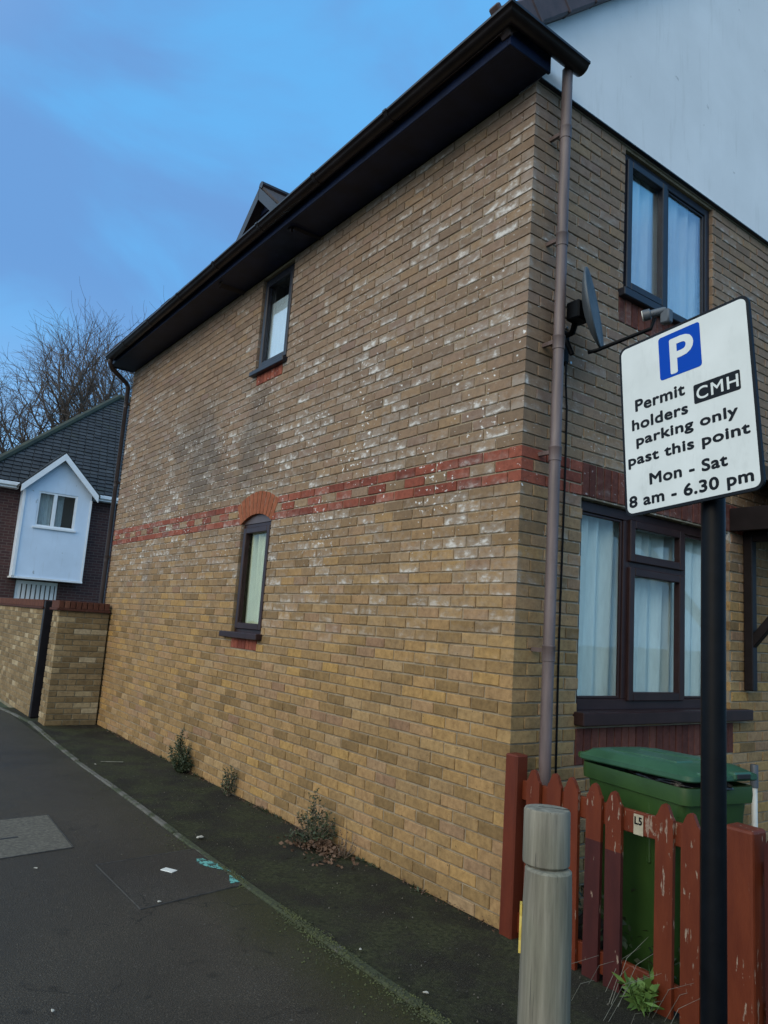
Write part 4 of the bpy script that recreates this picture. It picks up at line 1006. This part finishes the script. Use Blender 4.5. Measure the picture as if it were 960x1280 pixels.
rb = obj('rubbish_bag', bm, M['bag'], None, True); rb.location = (.37, -.70, 0); rb.rotation_euler = (0, 0, math.radians(-14)); tag(rb, 'black rubbish bag bulging out under the green bin lid', 'rubbish bag')

wb.scale = rb.scale = (.82, .95, 1); wb.location = rb.location = (.372, -.712, 0); wb.rotation_euler.z = rb.rotation_euler.z = math.radians(-10)

# ------------------------------------------------------------------ timber bollard
bol = empty('timber_bollard', 'grey weathered round timber bollard with a grooved top', 'bollard', (-1.013, -1.16, 0))
R_ = .083
bm = New(); lathe(bm, [(R_ + .006, -.1), (R_ + .004, .3), (R_ + .002, .60), (R_ - .003, .775), (R_ - .011, .782)], 40); obj('shaft', bm, M['timber'], bol, True, sharp=40)
bm = New(); lathe(bm, [(R_ - .011, .781), (R_ - .002, .789), (R_ - .001, .80), (R_ - .002, .963), (R_ - .006, .970), (R_ * .6, .972), (.004, .973)], 40); cap = obj('cap', bm, M['timber'], bol, True, sharp=40)
cap.rotation_euler = (math.radians(-1.2), math.radians(1.8), .4)
bm = New(); box(bm, -.0015, .0015, -R_ + .006, .03, .955, .9735); o = obj('crack', bm, M['rubber'], cap); o.rotation_euler = (0, 0, .35)
# yellow reflector plate on the road side, with a scalloped edge
bm = New(); pts = []
for i in range(25):
    t_ = i / 24; z = .50 + .155 * t_; wv = .0125 + .005 * abs(math.cos(t_ * PI * 2)) ; pts.append((z, wv))
prof = [(0, w_, z) for z, w_ in pts] + [(0, -w_, z) for z, w_ in reversed(pts)]
poly_prism(bm, prof, (-.008, 0, 0)); o = obj('reflector', bm, M['yellow'], bol); a_ = math.radians(132)
o.location = ((R_ + .001) * math.cos(a_), (R_ + .001) * math.sin(a_), 0); o.rotation_euler = (0, 0, a_ - PI)

# ------------------------------------------------------------------ parking sign
SGC = Vector((-1.1186, -1.7263, 2.2865)); SU = Vector((-.074, -.9937, .0842)).normalized(); SV = Vector((.0236, .0826, .9963)); SN = SU.cross(SV).normalized(); SV = SN.cross(SU)
SW, SH = .470, .594
sign = empty('parking_sign', 'white parking permit sign with black border on a black pole', 'sign', (-1.060, -1.789, 0))
SM = Matrix((SU, SV, SN)).transposed().to_4x4(); SM.translation = SGC - Vector(sign.location)
bm = New(); lathe(bm, [(.034, -.2), (.034, 2.34), (.030, 2.352), (.004, 2.358)], 24); obj('pole', bm, M['black'], sign, True, sharp=40)
def rpoly(w, h, r, z, n=6, cx=0, cy=0): return [Vector((p.x, p.y, z)) for p in rrect(w, h, r, z, n, cx, cy)]
bm = New(); poly_prism(bm, rpoly(SW, SH, .028, -.010), (0, 0, .0100)); panel = obj('sign_panel', bm, M['sign_black'], sign, M4=SM)
def spart(name, bm, mat): o = obj(name, bm, mat, panel); return o
bm = New(); poly_prism(bm, rpoly(SW - .018, SH - .018, .021, .0002), (0, 0, .0005)); spart('white_face', bm, M['sign_white'])
bm = New(); poly_prism(bm, rpoly(.150, .148, .010, .0009, cx=-.001, cy=.200), (0, 0, .0004)); spart('blue_square', bm, M['sign_blue'])
bm = New(); poly_prism(bm, rpoly(.152, .062, .006, .0009, cx=.1155, cy=.0405), (0, 0, .0004)); spart('code_plate', bm, M['sign_black'])
for z in (.16, -.16):
    bm = New(); box(bm, -.12, .12, -.014, .014, -.018, -.0105, .002, Matrix.Translation((.0, z, 0))); spart('clip', bm, M['steel'])
def glyphs(body, spacing=1.06):
    cu = bpy.data.curves.new('lettering', 'FONT'); cu.body = body; cu.resolution_u = 4; cu.space_character = spacing
    o = bpy.data.objects.new('t', cu); COL.objects.link(o); dg = bpy.context.evaluated_depsgraph_get(); dg.update()
    me = bpy.data.meshes.new_from_object(o.evaluated_get(dg)); bpy.data.objects.remove(o); bpy.data.curves.remove(cu); return me
def text_mesh(body, u0, u1, base, cap_top, mat, z, bold=.0020, parent=None, name='lettering', spacing=1.06):
    """one object per word; strokes thickened by laying slightly shifted copies of the print over each other"""
    me = glyphs(body, spacing); rf = glyphs('H'); ch = max(v.co.y for v in rf.vertices); bpy.data.meshes.remove(rf)
    bm = bmesh.new(); bm.from_mesh(me); bpy.data.meshes.remove(me)
    xs = [v.co.x for v in bm.verts]; x0 = min(xs); sx = (u1 - u0 - 2 * bold) / (max(xs) - x0); sy = (cap_top - base - 2 * bold) / ch
    for v in bm.verts: v.co = Vector((u0 + bold + (v.co.x - x0) * sx, base + bold + v.co.y * sy, z))
    # islands -> words by the widest gaps
    left = set(bm.verts); isl = []
    while left:
        st = [left.pop()]; comp = list(st)
        while st:
            for e in st.pop().link_edges:
                for w in e.verts:
                    if w in left: left.discard(w); st.append(w); comp.append(w)
        isl.append((min(v.co.x for v in comp), max(v.co.x for v in comp), comp))
    isl.sort(key=lambda t: t[0]); words = body.split(' '); gaps = []; hi = isl[0][1]
    for k in range(1, len(isl)):
        gaps.append((isl[k][0] - hi, k)); hi = max(hi, isl[k][1])
    cuts = sorted(k for _, k in sorted(gaps, reverse=True)[:len(words) - 1])
    for a, b in zip([0] + cuts, cuts + [len(isl)]):
        keep = {v for t in isl[a:b] for v in t[2]}; idx = {}; vs = []; fs = []
        src = [v for v in keep]
        for q, (dx, dy) in enumerate(((0, 0), (bold, 0), (-bold, 0), (0, bold), (0, -bold), (.7 * bold, .7 * bold), (-.7 * bold, .7 * bold), (.7 * bold, -.7 * bold), (-.7 * bold, -.7 * bold))):
            o0 = len(vs); idx = {v: o0 + i for i, v in enumerate(src)}
            vs += [(v.co.x + dx, v.co.y + dy, v.co.z + q * .00003) for v in src]
            fs += [tuple(idx[v] for v in f.verts) for f in bm.faces if f.verts[0] in keep]
        m2 = bpy.data.meshes.new(name); m2.from_pydata(vs, [], fs); link(name, m2, mat, parent or panel)
    bm.free()
K = M['sign_black']
text_mesh('P', -.036, .050, .134, .254, M['sign_white'], .0017, .0042)
text_mesh('CMH', .049, .186, .0205, .0600, M['sign_white'], .0017, .0008, spacing=1.15)
text_mesh('Permit', -.178, .010, .0515, .0930, K, .0011)
text_mesh('holders', -.194, .017, -.0120, .0270, K, .0011)
text_mesh('parking only', -.180, .177, -.0665, -.0310, K, .0011)
text_mesh('past this point', -.215, .209, -.1290, -.0930, K, .0011)
text_mesh('Mon - Sat', -.136, .134, -.2075, -.1690, K, .0011)
text_mesh('8 am - 6.30 pm', -.218, .208, -.2700, -.2310, K, .0011)
# marks on the label of the fence rail
text_mesh('L5', -.020, .020, .045, .08, K, 0, .0015, lab)
for c_ in lab.children: c_.location = (-.0045, -.825, .70); c_.rotation_euler = (PI / 2, 0, -PI / 2)

# ------------------------------------------------------------------ pipe stub by the gate
mp = empty('vent_pipe', 'slim white pipe with a grey cap beside the red gate post', 'pipe', (2.44, -.12, 0))
bm = New(); lathe(bm, [(.021, -.05), (.021, .60), (.02, .605)], 14); obj('pipe', bm, M['white_plastic'], mp, True, sharp=40)
bm = New(); lathe(bm, [(.027, .60), (.028, .61), (.028, .755), (.025, .762)], 14); obj('cap', bm, M['lnb'], mp, True, sharp=40)

# ------------------------------------------------------------------ covers in the pavement
def cover(name, label, pts, mat, rim, inner):
    cx = sum(p[0] for p in pts) / 4; cy = sum(p[1] for p in pts) / 4
    root = empty(name, label, 'manhole cover', (cx, cy, 0)); L = [Vector((p[0] - cx, p[1] - cy, 0)) for p in pts]
    bm = New(); ins = [v * (1 - rim) for v in L]
    for i in range(4):
        j = (i + 1) % 4
        poly_prism(bm, [L[i] + Vector((0, 0, -.03)), L[j] + Vector((0, 0, -.03)), ins[j] + Vector((0, 0, -.03)), ins[i] + Vector((0, 0, -.03))], (0, 0, .0365))
    obj('frame', bm, M['iron'], root)
    bm = New(); poly_prism(bm, [v * (1 - rim * 1.9) + Vector((0, 0, -.03)) for v in L], (0, 0, .0355)); obj('lid', bm, mat, root)
    bm = New(); poly_prism(bm, [v * (1 - rim * .9) + Vector((0, 0, -.03)) for v in L], (0, 0, .032)); obj('joint', bm, M['soil'], root)
    return root, cx, cy
c1, cx1, cy1 = cover('concrete_cover', 'grey concrete inspection cover set in the pavement at the left edge', [(-2.24, 2.21), (-1.63, 2.30), (-1.60, 3.17), (-2.20, 3.12)], M['cover_concrete'], .012, None)
bm = New(); box(bm, -.09, .09, -.012, .012, .003, .0075, .002, Matrix.Translation((-.07, -.05, 0)) @ RZ(.1)); obj('key_slot', bm, M['rubber'], c1)
c2, cx2, cy2 = cover('asphalt_cover', 'asphalt filled manhole cover with turquoise paint along its edge', [(-1.59, 1.10), (-.90, 1.22), (-.92, 1.97), (-1.60, 1.90)], M['cover_tar'], .014, None)
bm = New(); box(bm, -.026, .026, -.045, .045, .003, .0095, .002, Matrix.Translation((-1.24 - cx2, 1.62 - cy2, 0)) @ RZ(.5)); obj('plate', bm, M['white_plastic'], c2)
bm = New(); n = 24
va = []
for i in range(n + 1):
    t_ = i / n; x = -.955 + .035 * math.sin(t_ * 5) - cx2; y = 1.25 + .50 * t_ - cy2; w_ = .030 + .018 * math.sin(t_ * 9 + 1)
    va.append((bm.verts.new((x - w_, y, .0085)), bm.verts.new((x + w_, y, .0085))))
for a, b in zip(va, va[1:]): bm.faces.new((a[0], a[1], b[1], b[0]))
obj('paint_mark', bm, M['spray'], c2)

# ------------------------------------------------------------------ weeds, leaves, litter
def leaf(bm, p, d, L, w, rnd):
    d = d.normalized(); u, v = frame_axes(d); s = (u * math.cos(rnd.random() * 6.28) + v * math.sin(rnd.random() * 6.28))
    a = bm.verts.new(p); b = bm.verts.new(p + d * L * .5 + s * w); c = bm.verts.new(p + d * L); e = bm.verts.new(p + d * L * .5 - s * w)
    bm.faces.new((a, b, c, e))
def weed(name, label, loc, hgt, rad, nst, nlf, lmat, smat, seed, cone=True, lsize=.018):
    rnd = random.Random(seed); root = empty(name, label, 'weed', loc); st = New(); lf = New()
    for i in range(nst):
        a = rnd.random() * 6.28; rr = rad * rnd.random() ** .6; top = Vector((rr * math.cos(a), rr * math.sin(a), hgt * (rnd.uniform(.55, 1.0) * (1 - (.75 * rr / rad if cone else .25)))))
        top.x = min(top.x, .09 - loc[0] - .10) if loc[0] > -.3 else top.x
        b0 = Vector((top.x * .2, top.y * .25, 0)); midp = b0.lerp(top, .55) + Vector((rnd.gauss(0, .02), rnd.gauss(0, .02), 0))
        tube(st, [b0, midp, top], [.003, .0024, .0012], 4)
        for k in range(nlf):
            t_ = rnd.uniform(.1, 1); p = (b0.lerp(midp, t_ * 2) if t_ < .5 else midp.lerp(top, t_ * 2 - 1))
            leaf(lf, p, Vector((rnd.gauss(0, 1), rnd.gauss(0, 1), rnd.gauss(.3, .6))), lsize * rnd.uniform(.6, 1.5), lsize * .24 * rnd.uniform(.7, 1.4), rnd)
    obj('stems', st, smat, root); obj('foliage', lf, lmat, root, kind='stuff'); return root
weed('weed', 'dark bushy weed farthest along the foot of the brick wall', (-.10, 4.38, 0), .50, .17, 46, 34, M['leaf_dark'], M['leaf_dark'], 1, lsize=.026)
weed('weed', 'slender dark weed between the two bushy ones at the wall foot', (-.07, 3.30, 0), .42, .075, 20, 26, M['leaf_dark'], M['stem_dry'], 2, lsize=.022)
weed('weed', 'withered brown weed nearest the fence at the wall foot', (-.14, 1.72, 0), .47, .20, 52, 28, M['leaf_dark'], M['stem_dry'], 3, lsize=.022)
w4 = weed('weed', 'small fresh green weed at the foot of the pickets', (-.06, -.90, 0), .16, .09, 16, 8, M['leaf_green'], M['leaf_green'], 4, False, .055)
w5 = weed('weed', 'withered sparse twiggy weed beside the brown one', (-.08, 1.42, 0), .26, .13, 14, 4, M['leaf_dry'], M['stem_dry'], 8, lsize=.018)
bm = New(); rnd = random.Random(5)
for i in range(640):
    r = abs(rnd.gauss(0, .12)); a = rnd.random() * 6.28; leaf(bm, Vector((-.13 + r * math.cos(a) * .8 - .02, 1.60 + r * math.sin(a) * 1.4, .006 + rnd.random() * max(.0, .07 - r * .3))), Vector((rnd.gauss(0, 1), rnd.gauss(0, 1), rnd.gauss(0, .35))), rnd.uniform(.02, .045), rnd.uniform(.006, .014), rnd)
tag(obj('dead_leaves', bm, M['leaf_dry']), 'small heap of dead brown leaves under the withered weed', 'leaves', kind='stuff')
bm = New()
for i in range(2600):
    x = rnd.uniform(.06, 1.2); y = rnd.uniform(-1.9, -.1); hz = abs(rnd.gauss(0, .10)) + (.18 * rnd.random() if x < .25 else 0)
    leaf(bm, Vector((x, y, hz)), Vector((rnd.gauss(0, 1), rnd.gauss(0, 1), rnd.gauss(.2, .6))), rnd.uniform(.03, .06), rnd.uniform(.008, .016), rnd)
tag(obj('ground_cover', bm, M['leaf_dark']), 'dark low plants and leaves in the front garden behind the pickets', 'plants', kind='stuff')
bm = New()
for i in range(15):
    x, y = rnd.uniform(-.35, -.05), rnd.uniform(-1.1, -.55); a = rnd.gauss(-1.2, .7); L = rnd.uniform(.12, .30)
    tube(bm, [(x, y, 0), (x + .3 * L * math.cos(a), y + .3 * L * math.sin(a), L * .6), (x + .75 * L * math.cos(a), y + .75 * L * math.sin(a), L * .85)], [.0013, .001, .0006], 3)
tag(obj('dry_grass', bm, M['straw']), 'wisps of dry grass between the bollard and the fence', 'grass', kind='stuff')
bm = New()
for i in range(2600):
    y = rnd.uniform(-.0, 7.5); d = abs(rnd.gauss(0, .022)); 
    if mnoise.noise(Vector((y * 1.3, 4, 0))) + .25 < rnd.random() * .6: continue
    leaf(bm, Vector((-.004 - d, y, .003 + max(0, .022 - d) * rnd.random())), Vector((rnd.gauss(-.2, 1), rnd.gauss(0, 1), rnd.gauss(.15, .3))), rnd.uniform(.006, .022), rnd.uniform(.002, .006), rnd)
tag(obj('debris', bm, M['leaf_dry']), 'line of dirt and leaf crumbs caught along the foot of the brick wall', 'debris', kind='stuff')
bm = New()
for i in range(260):
    y = rnd.uniform(-.2, 7.2); d = abs(rnd.gauss(0, .012)); n_ = mnoise.noise(Vector((y * 2.1, 9, 0)))
    if n_ < .12: continue
    for k in range(5): leaf(bm, Vector((-.006 - d, y, .0)), Vector((rnd.gauss(-.3, .5), rnd.gauss(0, .7), rnd.uniform(.4, 1.2))), rnd.uniform(.012, .04), rnd.uniform(.002, .005), rnd)
tag(obj('seedlings', bm, M['leaf_dark']), 'tiny seedlings rooted in the joint at the foot of the brick wall', 'plants', kind='stuff')
def ground_pt(px, py):
    v = FWD + RGT * ((px - 480) / CAM_F) + DWN * ((py - 640) / CAM_F); t_ = -CAM_C.z / v.z; return CAM_C + v * t_
for (px, py, s, lab) in ((250, 1049, .030, 'crumpled pale scrap on the edging beside the manhole cover'), (119, 957, .016, 'pale scrap lying on the edging nearest the brick pier'), (65, 1268, .013, 'cigarette end on the asphalt at the bottom left'), (45, 1088, .014, 'tiny white fleck below the concrete cover'), (533, 1245, .016, 'pale scrap on the mossy edging near the bollard'), (120, 1003, .0001, None), (198, 1130, .014, 'grey pebble on the lower part of the asphalt cover'), (450, 1190, .012, 'white speck on the moss halfway down the edging'), (240, 1003, .0001, None)):
    if lab is None: continue
    p = ground_pt(px, py); bm = New(); bmesh.ops.create_icosphere(bm, subdivisions=2, radius=s * .65)
    for v in bm.verts: v.co = Vector((v.co.x * (1.3 + mnoise.noise(v.co * 60)), v.co.y * (.8 + mnoise.noise(v.co * 70 + Vector((3, 1, 2)))), abs(v.co.z) * .55 * (1 + mnoise.noise(v.co * 90))))
    o = obj('litter', bm, M['litter']); o.location = (p.x, p.y, .012); o.rotation_euler = (0, 0, random.random() * 6); tag(o, lab, 'litter', 'bits of litter on the pavement')
bm = New(); box(bm, -.11, .11, -.006, .006, 0, .006, .001); o = obj('stick', bm, M['straw']); p = ground_pt(140, 953); o.location = (p.x, p.y, .004); o.rotation_euler = (0, 0, -.35); tag(o, 'pale thin stick lying on the strip near the far downpipe', 'stick')
